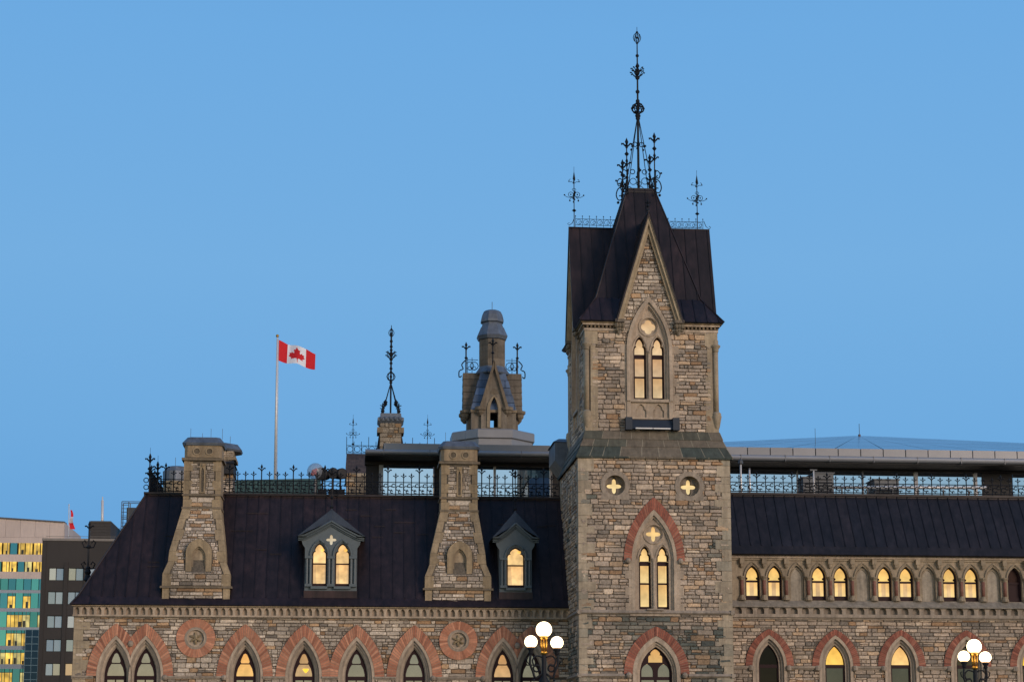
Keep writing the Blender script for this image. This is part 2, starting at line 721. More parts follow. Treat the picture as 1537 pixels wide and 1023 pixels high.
def seamed(mb, A, B, D, Cc, pitch, col, rng, rib=.022, ribh=.035, vary=.22, off=0.0):
    """standing-seam sheet on the planar quad A-B (bottom) Cc-D (top): one face per tray plus a raised seam"""
    A, B, Cc, D = Vector(A), Vector(B), Vector(Cc), Vector(D)
    eu = (B - A).normalized()
    nrm = (B - A).cross((Cc + D) / 2 - A).normalized()
    ev = nrm.cross(eu)
    pl = [((p - A).dot(eu), (p - A).dot(ev)) for p in (A, B, D, Cc)]
    q = []
    for p in pl:
        if not q or (abs(p[0] - q[-1][0]) + abs(p[1] - q[-1][1])) > 1e-5:
            q.append(p)
    pl = q

    def clip(pts, x, keep_right):
        r = []
        for i in range(len(pts)):
            a, b = pts[i - 1], pts[i]
            ia = (a[0] >= x) if keep_right else (a[0] <= x)
            ib = (b[0] >= x) if keep_right else (b[0] <= x)
            if ia != ib:
                t = (x - a[0]) / (b[0] - a[0])
                r.append((x, a[1] + (b[1] - a[1]) * t))
            if ib:
                r.append(b)
        return r

    def span(x):
        v = []
        for i in range(len(pl)):
            a, b = pl[i - 1], pl[i]
            if (a[0] - x) * (b[0] - x) < 0:
                v.append(a[1] + (b[1] - a[1]) * (x - a[0]) / (b[0] - a[0]))
        return (min(v), max(v)) if len(v) >= 2 else None

    P3 = lambda u, v, h=0: A + eu * u + ev * v + nrm * h
    xs = [p[0] for p in pl]
    x = min(xs) + (off or pitch)
    cuts = [min(xs)]
    while x < max(xs) - .08:
        cuts.append(x)
        x += pitch
    cuts.append(max(xs))
    for a, b in zip(cuts, cuts[1:]):
        r = clip(clip(pl, a, True), b, False)
        if len(r) >= 3:
            s = rng.uniform(1 - vary, 1 + vary)
            t = rng.uniform(.94, 1.06)
            mb.poly([P3(*p) for p in r], (col[0] * s * t, col[1] * s, col[2] * s / t))
    for u in cuts[1:-1]:
        sp = span(u)
        if sp and sp[1] - sp[0] > .1:
            v0, v1 = sp
            mb.hexa([P3(u - rib, v0), P3(u + rib, v0), P3(u + rib, v0, ribh), P3(u - rib, v0, ribh),
                     P3(u - rib, v1), P3(u + rib, v1), P3(u + rib, v1, ribh), P3(u - rib, v1, ribh)], tuple(c * .7 for c in col))


# ------------------------------------------------------------------ iron work
def lozenge(mb, x, y, z, r, h):
    mb.lathe(x, y, [(.004, z - h), (r, z), (.004, z + h)], 4, 0)


def fleur(mb, x, y, z, s, both=True):
    """fleur-de-lis head of height s above z"""
    lozenge(mb, x, y, z + .62 * s, .16 * s, .38 * s)
    mb.ball(x, y, z + .12 * s, .12 * s, 6)
    for a in ((0, pi / 2) if both else (0,)):
        for sg in (-1, 1):
            dx, dy = cos(a) * sg, sin(a) * sg
            q = [(0, .15), (.18, .30), (.33, .48), (.42, .46), (.43, .34)]
            mb.tube([(x + dx * u * s, y + dy * u * s, z + v * s) for u, v in q], [.07 * s, .07 * s, .07 * s, .09 * s, .06 * s], 4)


def picket(mb, x, y, z, h, r=.018, s=.26):
    r *= 1.6
    s *= 1.25
    mb.tube([(x, y, z), (x, y, z + h - s * .8)], r, 4)
    fleur(mb, x, y, z + h - s, s, False)
    lozenge(mb, x, y, z + h * .45, .035, .06)


def cresting(mb, xa, xb, y, z, h, pitch, tall=4, htall=None, axis='x', first=2, scroll=True):
    n = max(1, round((xb - xa) / pitch))
    p = (xb - xa) / n
    P = (lambda t, zz: (t, y, zz)) if axis == 'x' else (lambda t, zz: (y, t, zz))
    for zz, r in ((z + .10, .028), (z + .58 * h, .024)):
        mb.tube([P(xa, zz), P(xb, zz)], r, 4)
    for k in range(n + 1):
        t = xa + p * k
        hh = (htall or h * 1.25) if (tall and k % tall == first) else h
        q = P(t, z)
        picket(mb, q[0], q[1], q[2], hh, .02 if hh > h else .016, .34 if hh > h else .25)
        if k < n and scroll:
            pl = 'xz' if axis == 'x' else 'yz'
            for u, zz, R in ((.30, z + .32 * h, .12), (.72, z + .44 * h, .09), (.5, z + .16 * h, .07)):
                c = P(t + p * u, zz)
                mb.circle(c[0], c[1], c[2], R, .026, pl, 9, .6, .6 + 1.6 * pi)


def ridge_finial(mb, x, y, z, h):
    """lightning-rod finial with scrolls, height h above z"""
    k = h / 3.25
    mb.tube([(x, y, z), (x, y, z + h * .80)], .024 * k, 5)
    mb.lathe(x, y, [(.02 * k, z + h * .77), (.075 * k, z + h * .80), (.01 * k, z + h * .92)], 6)
    mb.tube([(x, y, z + h * .9), (x, y, z + h)], .009 * k, 4)
    lozenge(mb, x, y, z + h * .28, .12 * k, .10 * k)
    zc = z + h * .535
    for a in (0, pi / 2):
        for s in (-1, 1):
            D = lambda u, v: (x + cos(a) * s * u * k, y + sin(a) * s * u * k, zc + v * k)
            # big scroll: eye, lower volute, tip ball
            mb.tube([D(.17 + .13 * cos(t), .02 + .13 * sin(t)) for t in [2 * pi * j / 10 for j in range(10)]], .015 * k, 4, closed=True)
            mb.tube(crv([D(.03, .20), D(.10, .30), D(.0, .36)], 3), .012 * k, 4)
            mb.tube(crv([D(.04, -.10), D(.25, -.14), D(.40, -.10), D(.50, -.02)], 3), .013 * k, 4)
            c = D(.50, -.01)
            mb.ball(c[0], c[1], c[2], .042 * k, 6)
            mb.tube(crv([D(.10, -.12), D(.24, -.26), D(.20, -.34)], 3), .012 * k, 4)
            c = D(.22, -.31)
            mb.ball(c[0], c[1], c[2], .045 * k, 6)
            c = D(.17, .02)
            mb.ball(c[0], c[1], c[2], .042 * k, 6)
            # small upper scroll
            mb.tube(crv([D(.02, .62), D(.12, .70), D(.22, .70), D(.26, .80), D(.18, .84)], 3), .013 * k, 4)
            c = D(.27, .72)
            mb.ball(c[0], c[1], c[2], .035 * k, 6)


def iron_flower(mb, x, y, z, r, n=8, up=1.0):
    mb.ball(x, y, z - r * .8, r * .32, 6)
    mb.ball(x, y, z, r * .35, 6, 1.6)
    mb.lathe(x, y, [(.02, z + r * .4), (r * .3, z + r * .75), (.02, z + r * 1.3)], 6)
    for j in range(n):
        a = 2 * pi * j / n
        c, s_ = cos(a), sin(a)
        for q in ([(.15, -.75), (.55, -.45), (.80, -.10), (.98, -.16)], [(.1, -.2), (.45, .15), (.70, .45), (.88, .38)]):
            mb.tube([(x + c * u * r, y + s_ * u * r, z + v * r * up) for u, v in q], [.05 * r, .06 * r, .07 * r, .13 * r], 4)


def iron_cage(mb, x, y, z, r, h, n=6):
    for j in range(n):
        a = 2 * pi * j / n
        mb.tube([(x + cos(a) * r * u, y + sin(a) * r * u, z + h * v) for u, v in ((.15, -.5), (.75, -.28), (1, 0), (.75, .28), (.15, .5))], r * .10, 4)
    mb.ball(x, y, z, r * .34, 6)
    mb.ball(x, y, z + h * .52, r * .32, 6)
    mb.ball(x, y, z - h * .52, r * .32, 6)

# ================================================================== GROUND
gm = MB()
gm.poly([(-1500, -600, -.05), (1500, -600, -.05), (1500, 3000, -.05), (-1500, 3000, -.05)])
g_ = gm.build('ground', 'grass')
g_['kind'] = 'structure'
gm = MB()
gm.poly([(-200, 40, -.03), (200, 40, -.03), (200, 58, -.03), (-200, 58, -.03)])
g_ = gm.build('path', 'paving')
g_['kind'] = 'structure'

# ================================================================== TOWER
YT = 89.8
_l, _r = W(870.2, 905, YT), W(1097.2, 905, YT)
HW = (_r.x - _l.x) / 2
TX = (_r.x + _l.x) / 2
TY = YT + HW
_a, _b = W(877.5, 640, YT + .45), W(1075, 640, YT + .45)
HU = (_b.x - _a.x) / 2
YU = TY - HU
tower = thing('stone_tower', (TX, TY, 0), 'tall square stone tower with steep dark copper roof, four gables and iron spire', 'tower')
TO = (TX, TY, 0)


def tl(px, py, Y=None):          # tower-local x and z on the lower stage front
    p = W(px, py, YT if Y is None else Y)
    return p.x - TX, p.z


def rotk(k):
    return Matrix.Rotation(-k * pi / 2, 4, 'Z')


Z_SK0 = tl(980, 686.8)[1]
Z_SK1 = tl(980, 647.7, YU)[1]
Z_STR = tl(980, 920)[1]
Z_STR2 = tl(980, 1014.5)[1]
Z_COR0 = tl(980, 496.4, YU)[1]
Z_EAV = tl(980, 483.5, YU)[1]
rng = random.Random(7)

# --- window data lower stage
wcx, _ = tl(981.7, 830)
w_ap = tl(981.7, 764.4)[1]
w_br = tl(981.7, 746)[1]
w_bz = tl(981.7, 841)[1]
w_sill = tl(981.7, 915)[1]
w_ho = 34.8 / 30
w_hb = 46.8 / 30
b_cx = tl(985, 980)[0]
b_apb, b_ap = tl(985, 939.6)[1], tl(985, 953.9)[1]
b_bz = tl(985, 1011)[1]
rl, rz = tl(923, 728)
rr, rz2 = tl(1034.6, 728)
rz2 = rz

hole_up = lancet(wcx, w_ho - .08, w_sill - .02, w_bz, w_ap - .1, 10)
hole_b = lancet(b_cx, 1.02, 0.6, b_bz, b_ap - .12, 10)
hole_l, hole_r = circ(rl, rz, .62), circ(rr, rz, .62)


def stainfn(x, z):
    n = sin(x * 1.7 + 2) + sin(z * 1.1 + x * .6) + sin(x * 3.1 - z * 2.3) * .6
    if z < Z_STR and z > Z_STR2 - 1:
        return PALG if n > -.2 else PAL
    return PALG if n > 1.75 else PAL


mb = MB()
plate(mb, rect(-HW, HW, 0, Z_SK0), [hole_up, hole_b, hole_l, hole_r], -HW)
for k in (1, 2, 3):
    mb.T = rotk(k)
    plate(mb, rect(-HW, HW, 0, Z_SK0), [], -HW)
mb.T = None
ex = [lancet(wcx, w_ho - .02, w_sill, w_bz, w_ap, 12), lancet(b_cx, 1.15, 0, b_bz, b_ap, 12), circ(rl, rz, .68), circ(rr, rz, .68)]
stones(mb, -HW + .06, HW - .06, Z_STR + .12, Z_SK0 - .02, -HW, ex, rng, PAL, stainfn)
stones(mb, -HW + .06, HW - .06, 1.0, Z_STR - .05, -HW, ex, rng, PAL, stainfn)
for k in (1, 3):
    mb.T = rotk(k)
    stones(mb, -HW + .06, HW - .06, 1.0, Z_SK0 - .02, -HW, [], rng, PAL, stainfn)
mb.T = None
mb.build('lower_wall', 'stone', tower)

# quoins


def quoins(k, sx, zr_, hw=None, wl=(.42, .72), pr=.062, hmin=.30, hmax=.62):
    mb = MB()
    mb.T = rotk(k)
    hw = HW
    for z0, z1 in zr_:
        z = z0
        i = 0
        while z < z1 - .1:
            h = min(rng.uniform(hmin, hmax), z1 - z)
            if z1 - z - h < .2:
                h = z1 - z
            c = jit(rng, .86, 1.12, ((.33, .285, .225) if rng.random() < .8 else (.26, .24, .20)))
            a, b = (wl if i % 2 else wl[::-1])
            a *= rng.uniform(.85, 1.15)
            x0, x1 = (-hw - pr, -hw + a) if sx < 0 else (hw - a, hw + pr)
            y0, y1 = -hw - pr, -hw + b
            mb.box(x0, x1, y0, y1, z + .008, z + h - .008, c)
            z += h
            i += 1
    mb.build('corner_quoins', 'ashlar', tower)


for k in (0, 2):
    for sx in (-1, 1):
        quoins(k, sx, ((0.4, Z_STR - .03), (Z_STR + .1, Z_SK0 - .02)))

# string courses
mb = MB()
for k in range(4):
    mb.T = rotk(k)
    e = .16
    for z, hh in ((Z_STR, .17), (Z_STR2, .14)):
        for xa, xb in ((-HW - e, HW + e),):
            if z == Z_STR2 and k == 0:
                segs = ((-HW - e, b_cx - 1.62), (b_cx + 1.62, HW + e))
            else:
                segs = ((xa, xb),)
            for p, q in segs:
                l0, l1 = p, q
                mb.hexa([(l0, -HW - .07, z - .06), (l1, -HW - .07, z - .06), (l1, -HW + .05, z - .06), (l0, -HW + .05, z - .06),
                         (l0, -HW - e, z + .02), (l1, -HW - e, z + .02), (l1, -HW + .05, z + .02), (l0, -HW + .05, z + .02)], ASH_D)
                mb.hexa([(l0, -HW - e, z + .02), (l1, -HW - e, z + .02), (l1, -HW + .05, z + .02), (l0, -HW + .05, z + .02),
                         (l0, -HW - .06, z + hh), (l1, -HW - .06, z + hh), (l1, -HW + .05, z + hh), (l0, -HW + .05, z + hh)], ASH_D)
mb.T = None
mb.build('string_course', 'ashlar', tower)

# sloping skirt between the stages: three courses of weathered blocks
mb = MB()
lv = [(HW + .17, Z_SK0 - .06), (HW + .19, Z_SK0 + .03), (HW - .09, Z_SK0 + .58), (HW - .06, Z_SK0 + .58), (HW - .24, Z_SK0 + .99),
      (HW - .21, Z_SK0 + .99), (HU + .08, Z_SK1)]
for k in range(4):
    mb.T = rotk(k)
    for (h0, z0), (h1, z1) in zip(lv, lv[1:]):
        if z1 - z0 < .05:
            mb.poly([(-h0, -h0, z0), (h0, -h0, z0), (h1, -h1, z1), (-h1, -h1, z1)], (.06, .065, .06))
            continue
        x = -1.0
        while x < .999:
            w_ = rng.uniform(.16, .30)
            if 1 - x - w_ < .1:
                w_ = 1 - x
            green = rng.random() < .5 and (z1 < Z_SK0 + .7 or rng.random() < .5)
            lower = z1 < Z_SK0 + .7
            green = abs(x + w_ / 2) > .38 if lower else rng.random() < .3
            c = jit(rng, .85, 1.15, ((.046, .060, .057) if lower else (.078, .082, .069)) if green else (.128, .112, .092))
            a0, a1 = x + .004, x + w_ - .004
            mb.poly([(a0 * h0, -h0, z0), (a1 * h0, -h0, z0), (a1 * h1, -h1, z1), (a0 * h1, -h1, z1)], c)
            mb.poly([(a1 * h0, -h0 + .002, z0), ((a1 + .008) * h0, -h0 + .002, z0), ((a1 + .008) * h1, -h1 + .002, z1), (a1 * h1, -h1 + .002, z1)], (.22, .205, .165))
            x += w_
mb.T = None
mb.build('weathered_skirt', 'ashlar', tower)


# --- window with two lights and a quatrefoil
def twin_window(cx, zs, zap, zsill, ho, y, lit, lights, quat, transom, rail, orders, spring_l, apex_l, colw, root, qd=.6, panel=None, pale=ASH):
    """lights: half-distance of the light centres and their half-width"""
    s = MB()
    # moulded orders stepping in
    w0, y0 = ho, y - .075
    prev = lancet(cx, w0, zsill, zs, zap, 12)
    for (dw, dy) in orders:
        w1 = w0 - dw
        z1 = zap - dw * 1.75
        nx = lancet(cx, w1, zsill, zs, z1, 12)
        s.ring(prev, nx, y0, y + .5, pale)
        prev = lancet(cx, w1 + .004, zsill, zs, z1 + .006, 12)
        w0, zap = w1, z1
        y0 += dy
    # tracery plate
    hx, hwid = lights
    outl = lancet(cx, w0 + .01, zsill + .02, zs, zap + .01, 12)
    hl = [trefoil(cx + sg * hx, hwid, zsill + .10, spring_l, apex_l) for sg in (-1, 1)]
    s.prism(outl, hl + [circ(cx, quat[0], quat[1], 24)], y0, y0 + .14, tuple(v * .96 for v in pale))
    s.prism(circ(cx, quat[0], quat[1] + .005, 24), [quatrefoil(cx, quat[0], quat[1] * .86, qd)], y0 + .09, y0 + .16, tuple(v * .9 for v in pale))
    # roll round the quatrefoil, hood mouldings over the lights
    s.circle(cx, y0 - .01, quat[0], quat[1] + .06, .045, 'xz', 22, k=5, col=pale)
    for sg in (-1, 1):
        a = lancet(cx + sg * hx, hwid + .06, spring_l, spring_l, apex_l + .10, 7)
        s.tube([(px, y0 - .01, pz) for px, pz in a], .042, 5, pale)
    # mullion shaft
    s.tube([(cx, y0 - .05, zsill + .25), (cx, y0 - .05, spring_l - .1)], .072, 8, pale)
    s.lathe(cx, y0 - .05, [(.075, spring_l - .16), (.12, spring_l - .05), (.135, spring_l), (.10, spring_l + .03)], 8, col=pale)
    s.lathe(cx, y0 - .05, [(.13, zsill + .10), (.12, zsill + .2), (.08, zsill + .27)], 8, col=pale)
    sur = s.build('window', 'ashlar', root)
    f = MB()
    yf = y0 + .17
    for sg in (-1, 1):
        c = cx + sg * hx
        f.box(c - hwid - .01, c - hwid + .09, yf - .03, yf + .08, zsill + .10, transom, WHITE)
        f.box(c + hwid - .09, c + hwid + .01, yf - .03, yf + .08, zsill + .10, transom, WHITE)
        f.box(c - hwid + .09, c + hwid - .09, yf + .003, yf + .08, transom - .20, transom + .02, WHITE)
        f.box(c - hwid + .09, c + hwid - .09, yf + .003, yf + .08, rail - .045, rail + .045, WHITE)
        f.box(c - hwid + .09, c + hwid - .09, yf + .003, yf + .08, zsill + .10, zsill + .24, WHITE)
        tp = trefoil(c, hwid - .08, transom + .02, spring_l, apex_l - .10)
        to = trefoil(c, hwid + .01, transom + .02, spring_l, apex_l + .01)
        f.ring(to, tp, yf, yf + .08)
    f.build('frame', 'frame', sur)
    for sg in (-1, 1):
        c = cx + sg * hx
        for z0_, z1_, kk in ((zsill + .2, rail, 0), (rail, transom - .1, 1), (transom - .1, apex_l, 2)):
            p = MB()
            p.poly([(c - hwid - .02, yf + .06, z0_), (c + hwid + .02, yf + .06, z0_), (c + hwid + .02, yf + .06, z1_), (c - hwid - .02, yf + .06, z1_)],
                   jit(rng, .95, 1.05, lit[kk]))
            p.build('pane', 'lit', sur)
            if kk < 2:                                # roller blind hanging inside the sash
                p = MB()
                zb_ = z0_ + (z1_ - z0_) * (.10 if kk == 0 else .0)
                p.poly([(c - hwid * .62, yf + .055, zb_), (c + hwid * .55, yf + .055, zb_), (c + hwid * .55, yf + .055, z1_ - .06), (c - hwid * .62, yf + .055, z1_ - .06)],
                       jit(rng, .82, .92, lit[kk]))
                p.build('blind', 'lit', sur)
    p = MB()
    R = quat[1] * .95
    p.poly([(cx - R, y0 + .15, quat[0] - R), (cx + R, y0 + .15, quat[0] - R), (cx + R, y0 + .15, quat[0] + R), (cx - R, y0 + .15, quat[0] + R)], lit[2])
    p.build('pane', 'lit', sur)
    return sur


TBR = ((.31, .105, .066), (.27, .085, .054), (.35, .13, .082), (.22, .07, .046))
LITC = ((.90, .64, .27), (.95, .68, .29), (.93, .65, .27))
wl = twin_window(wcx, w_bz, w_ap, w_sill - .05, w_ho, -HW, LITC,
                 (tl(995.4, 850)[0] - wcx, .31), (tl(981, 800.5)[1], .44), tl(981, 842)[1], tl(981, 875)[1],
                 ((.16, .10), (.08, .08)), tl(981, 838)[1], tl(981, 819)[1], .1, tower, qd=.60)
mb = MB()
bricks(mb, wcx, w_ho + .004, w_hb, w_bz, w_ap + .01, w_br, -HW - .085, 25, rng, tint=TBR)
mb.build('brick_arch', 'brick', wl)
mb = MB()      # stone jambs below the springing, sill and label stops
for sg in (-1, 1):
    z = w_sill - .1
    i = 0
    while z < w_bz - .05:
        h = min(.42, w_bz - z)
        ww = (.16 if i % 2 else .34)
        xa = wcx + sg * (w_ho + .002)
        mb.box(min(xa, xa + sg * ww), max(xa, xa + sg * ww), -HW - .07, -HW + .1, z + .005, z + h - .005, jit(rng, .9, 1.08, ASH))
        z += h
        i += 1
    mb.ball(wcx + sg * (w_hb - .22), -HW - .12, w_bz - .02, .15, 8, 1, ASH_D)
mb.box(wcx - .42, wcx + .42, -HW - .2, -HW + .02, w_sill - .02, w_sill + .06, ASH_D)
mb.box(wcx - w_ho - .1, wcx + w_ho + .1, -HW - .09, -HW + .1, w_sill - .30, w_sill - .06, ASH)
mb.build('window_jamb', 'ashlar', wl)

# --- bottom window (big traceried light)
s = MB()
o0 = lancet(b_cx, 1.22, .4, b_bz, b_ap, 12)
wprev, zprev, yy = 1.22, b_ap, -HW - .08
for dw, dy in ((.20, .10), (.10, .08), (.10, .06)):
    n1 = lancet(b_cx, wprev - dw, .4, b_bz, zprev - dw * 1.35, 12)
    s.ring(lancet(b_cx, wprev, .4, b_bz, zprev, 12), n1, yy, -HW + .55, ASH)
    wprev, zprev, yy = wprev - dw + .004, zprev - dw * 1.35 + .005, yy + dy
bw = s.build('window', 'ashlar', tower)
f = MB()
f.prism(lancet(b_cx, wprev + .01, .4, b_bz, zprev, 12),
        [trefoil(b_cx, .36, b_bz + .60, b_bz + .78, zprev - .12),
         lancet(b_cx - .42, .30, b_bz - .12, b_bz + .12, b_bz + .52, 6), lancet(b_cx + .42, .30, b_bz - .12, b_bz + .12, b_bz + .52, 6),
         rect(b_cx - .72, b_cx - .06, 1.0, b_bz - .28), rect(b_cx + .06, b_cx + .72, 1.0, b_bz - .28)], yy + .12, yy + .22)
f.build('frame', 'frame', bw)
p = MB()
p.poly([(b_cx - .9, yy + .2, b_bz + .5), (b_cx + .9, yy + .2, b_bz + .5), (b_cx + .9, yy + .2, zprev), (b_cx - .9, yy + .2, zprev)], (.72, .44, .16))
p.build('pane', 'lit', bw)
p = MB()
p.poly([(b_cx - .9, yy + .2, .5), (b_cx + .9, yy + .2, .5), (b_cx + .9, yy + .2, b_bz + .5), (b_cx - .9, yy + .2, b_bz + .5)])
p.build('pane', 'pane', bw)
mb = MB()
bricks(mb, b_cx, 1.224, 1.66, b_bz, b_ap + .01, b_apb, -HW - .09, 23, rng, tint=TBR)
mb.build('brick_arch', 'brick', bw)
for sg in (-1, 1):
    mb = MB()
    mb.ball(b_cx + sg * 1.42, -HW - .14, b_bz - .06, .16, 8, 1, ASH_D)
    mb.build('label_stop', 'ashlar', bw)

# --- round windows
for cxr in (rl, rr):
    s = MB()
    s.prism(circ(cxr, rz, .76, 32), [circ(cxr, rz, .52, 32)], -HW - .08, -HW + .5, ASH_D)
    for sx in (-1, 1):                      # the square block ears of the surround
        s.box(cxr + sx * .5 - .22, cxr + sx * .5 + .22, -HW - .072, -HW + .1, rz - .74, rz - .40, ASH_D)
    s.prism(circ(cxr, rz, .525, 32), [quatrefoil(cxr, rz, .46, .60)], -HW + .26, -HW + .34, tuple(v * .75 for v in ASH_D))
    s.prism(circ(cxr, rz, .525, 32), [quatrefoil(cxr, rz, .38, .66)], -HW + .345, -HW + .42, tuple(v * .7 for v in ASH_D))
    rw = s.build('round_window', 'ashlar', tower)
    p = MB()
    p.poly([(cxr - .5, -HW + .41, rz - .5), (cxr + .5, -HW + .41, rz - .5), (cxr + .5, -HW + .41, rz + .5), (cxr - .5, -HW + .41, rz + .5)], (.95, .74, .36))
    p.build('pane', 'lit', rw)

# slit windows on the left flank
for xo in (1.9, -.4):
    mb = MB()
    mb.T = rotk(1)
    zz = tl(980, 728)[1]
    mb.ring(lancet(xo, .26, zz - .8, zz, zz + .45, 6), lancet(xo, .15, zz - .8, zz, zz + .28, 6), -HW - .08, -HW + .1, ASH_D)
    mb.prism(lancet(xo, .15, zz - .8, zz, zz + .28, 6), [], -HW - .052, -HW + .02, (.02, .02, .022))
    mb.build('slit_window', 'ashlar', tower)

# ---------------- upper stage
ucx = tl(974.6, 560, YU)[0]
u = lambda py: tl(975, py, YU)[1]
uw = 30.0 / 29.6                     # metres per 30 px at this height
u_ho = 1.20
u_z0, u_sill, u_zs, u_za = u(629), u(600), u(528), u(446)
hole_u = lancet(ucx, u_ho - .05, u_z0, u_zs, u_za - .08, 12)
mb = MB()
for k in range(4):
    mb.T = rotk(k)
    zt_ = Z_COR0 + .1
    lf = [(x, z) for x, z in hole_u[:len(hole_u) // 2] if z < zt_ - .02]
    rt = [(2 * ucx - x, z) for x, z in lf]
    plate(mb, [(-HU, Z_SK1 - .05), (HU, Z_SK1 - .05), (HU, zt_), (rt[-1][0], zt_)] + rt[::-1] + lf + [(lf[-1][0], zt_), (-HU, zt_)], [], -HU, .3)
for k in (0, 1, 3):
    mb.T = rotk(k)
    stones(mb, -HU + .32, HU - .32, Z_SK1, Z_COR0, -HU, [lancet(ucx, u_ho - .02, u_z0, u_zs, u_za, 12)], rng, PAL,
           lambda x, z: PAL)
mb.T = None
mb.build('upper_wall', 'stone', tower)

# corner piers with engaged shafts
z_c0, z_c1 = u(622), u(521)
for k in range(4):
    mb = MB()
    mb.T = rotk(k)
    for lo, hi in ((Z_SK1, z_c0 - .1), (z_c0 - .1, z_c1 + .1), (z_c1 + .1, Z_COR0)):
        z = lo
        while z < hi - .02:
            h = min(rng.uniform(.55, .9), hi - z)
            if hi - z - h < .2:
                h = hi - z
            c = jit(rng, .88, 1.1, (.30, .25, .185))
            inset = .0 if (lo == z_c0 - .1) else .0
            a = .50 if rng.random() < .5 else .62
            a2 = .50 if rng.random() < .5 else .62
            q = .24 if lo == z_c0 - .1 else -.055          # rebate holding the shaft
            mb.box(-HU + q, -HU + a, -HU - .055, -HU + .30, z + .006, z + h - .006, c)
            mb.box(-HU - .055, -HU + .30, -HU + (q if q > 0 else .302), -HU + a2, z + .006, z + h - .006, c)
            z += h
    mb.build('corner_pier', 'ashlar', tower)
sh = MB()
sx_ = HU - .045
sh.tube([(-sx_, -sx_, z_c0 + .15), (-sx_, -sx_, z_c1 - .1)], .135, 10, (.30, .25, .185))
sh.lathe(-sx_, -sx_, [(.02, z_c0 - .9), (.16, z_c0 - .62), (.22, z_c0 - .3), (.27, z_c0 - .05), (.235, z_c0 + .03), (.25, z_c0 + .1), (.15, z_c0 + .2)], 10, 0, (.27, .23, .175))
sh.lathe(-sx_, -sx_, [(.14, z_c1 - .2), (.17, z_c1 - .12), (.16, z_c1 - .05), (.26, z_c1 + .08), (.26, z_c1 + .16), (.15, z_c1 + .22), (.16, z_c1 + .4), (.02, z_c1 + .62)], 10, 0, (.27, .23, .175))
cs = sh.build('corner_shaft', 'ashlar', tower, True)
for k in (1, 2, 3):
    dup(cs, tower, (0, 0, 0), -k * pi / 2)

# cornice under the eaves (runs between gables)
GH = 52.3 / 30.0                                    # half width of the gable incl. coping at the eaves
mb = MB()
e0 = HU + .34
for k in range(4):
    for s_ in (-1, 1):
        mb = MB()
        mb.T = rotk(k)
        xa, xb = (-HU - .02, -GH + .1) if s_ < 0 else (GH - .1, HU + .02)
        def strip(y_out, z0, z1, c, ext):
            a, b = (-(HU + ext), xb) if s_ < 0 else (xa, HU + ext)
            mb.box(a, b, -HU - y_out, -HU + .1, z0, z1, c)
        H = Z_EAV - Z_COR0
        strip(.09, Z_COR0 - .06, Z_COR0 + .16 * H, ASH, .087)
        strip(.17, Z_COR0 + .50 * H, Z_COR0 + .74 * H, ASH, .167)
        strip(.26, Z_COR0 + .74 * H, Z_EAV - .03, (.36, .28, .18), .257)
        n = 9
        for i in range(n):                          # little carved bosses in the hollow
            xx = xa + (xb - xa) * (i + .5) / n
            mb.ball(xx, -HU - .08, Z_COR0 + .34 * H, .075, 6, 1, (.17, .13, .09))
        mb.build('cornice', 'ashlar', tower)

# --- gables on the four faces
YG = YU - .06
g_ap = tl(975.6, 322, YG)[1]
g_in = tl(975, 352, YG)[1]
g_half_in = 41.5 / 29.7
zg0 = Z_EAV - .05
zend = Z_COR0 - .05


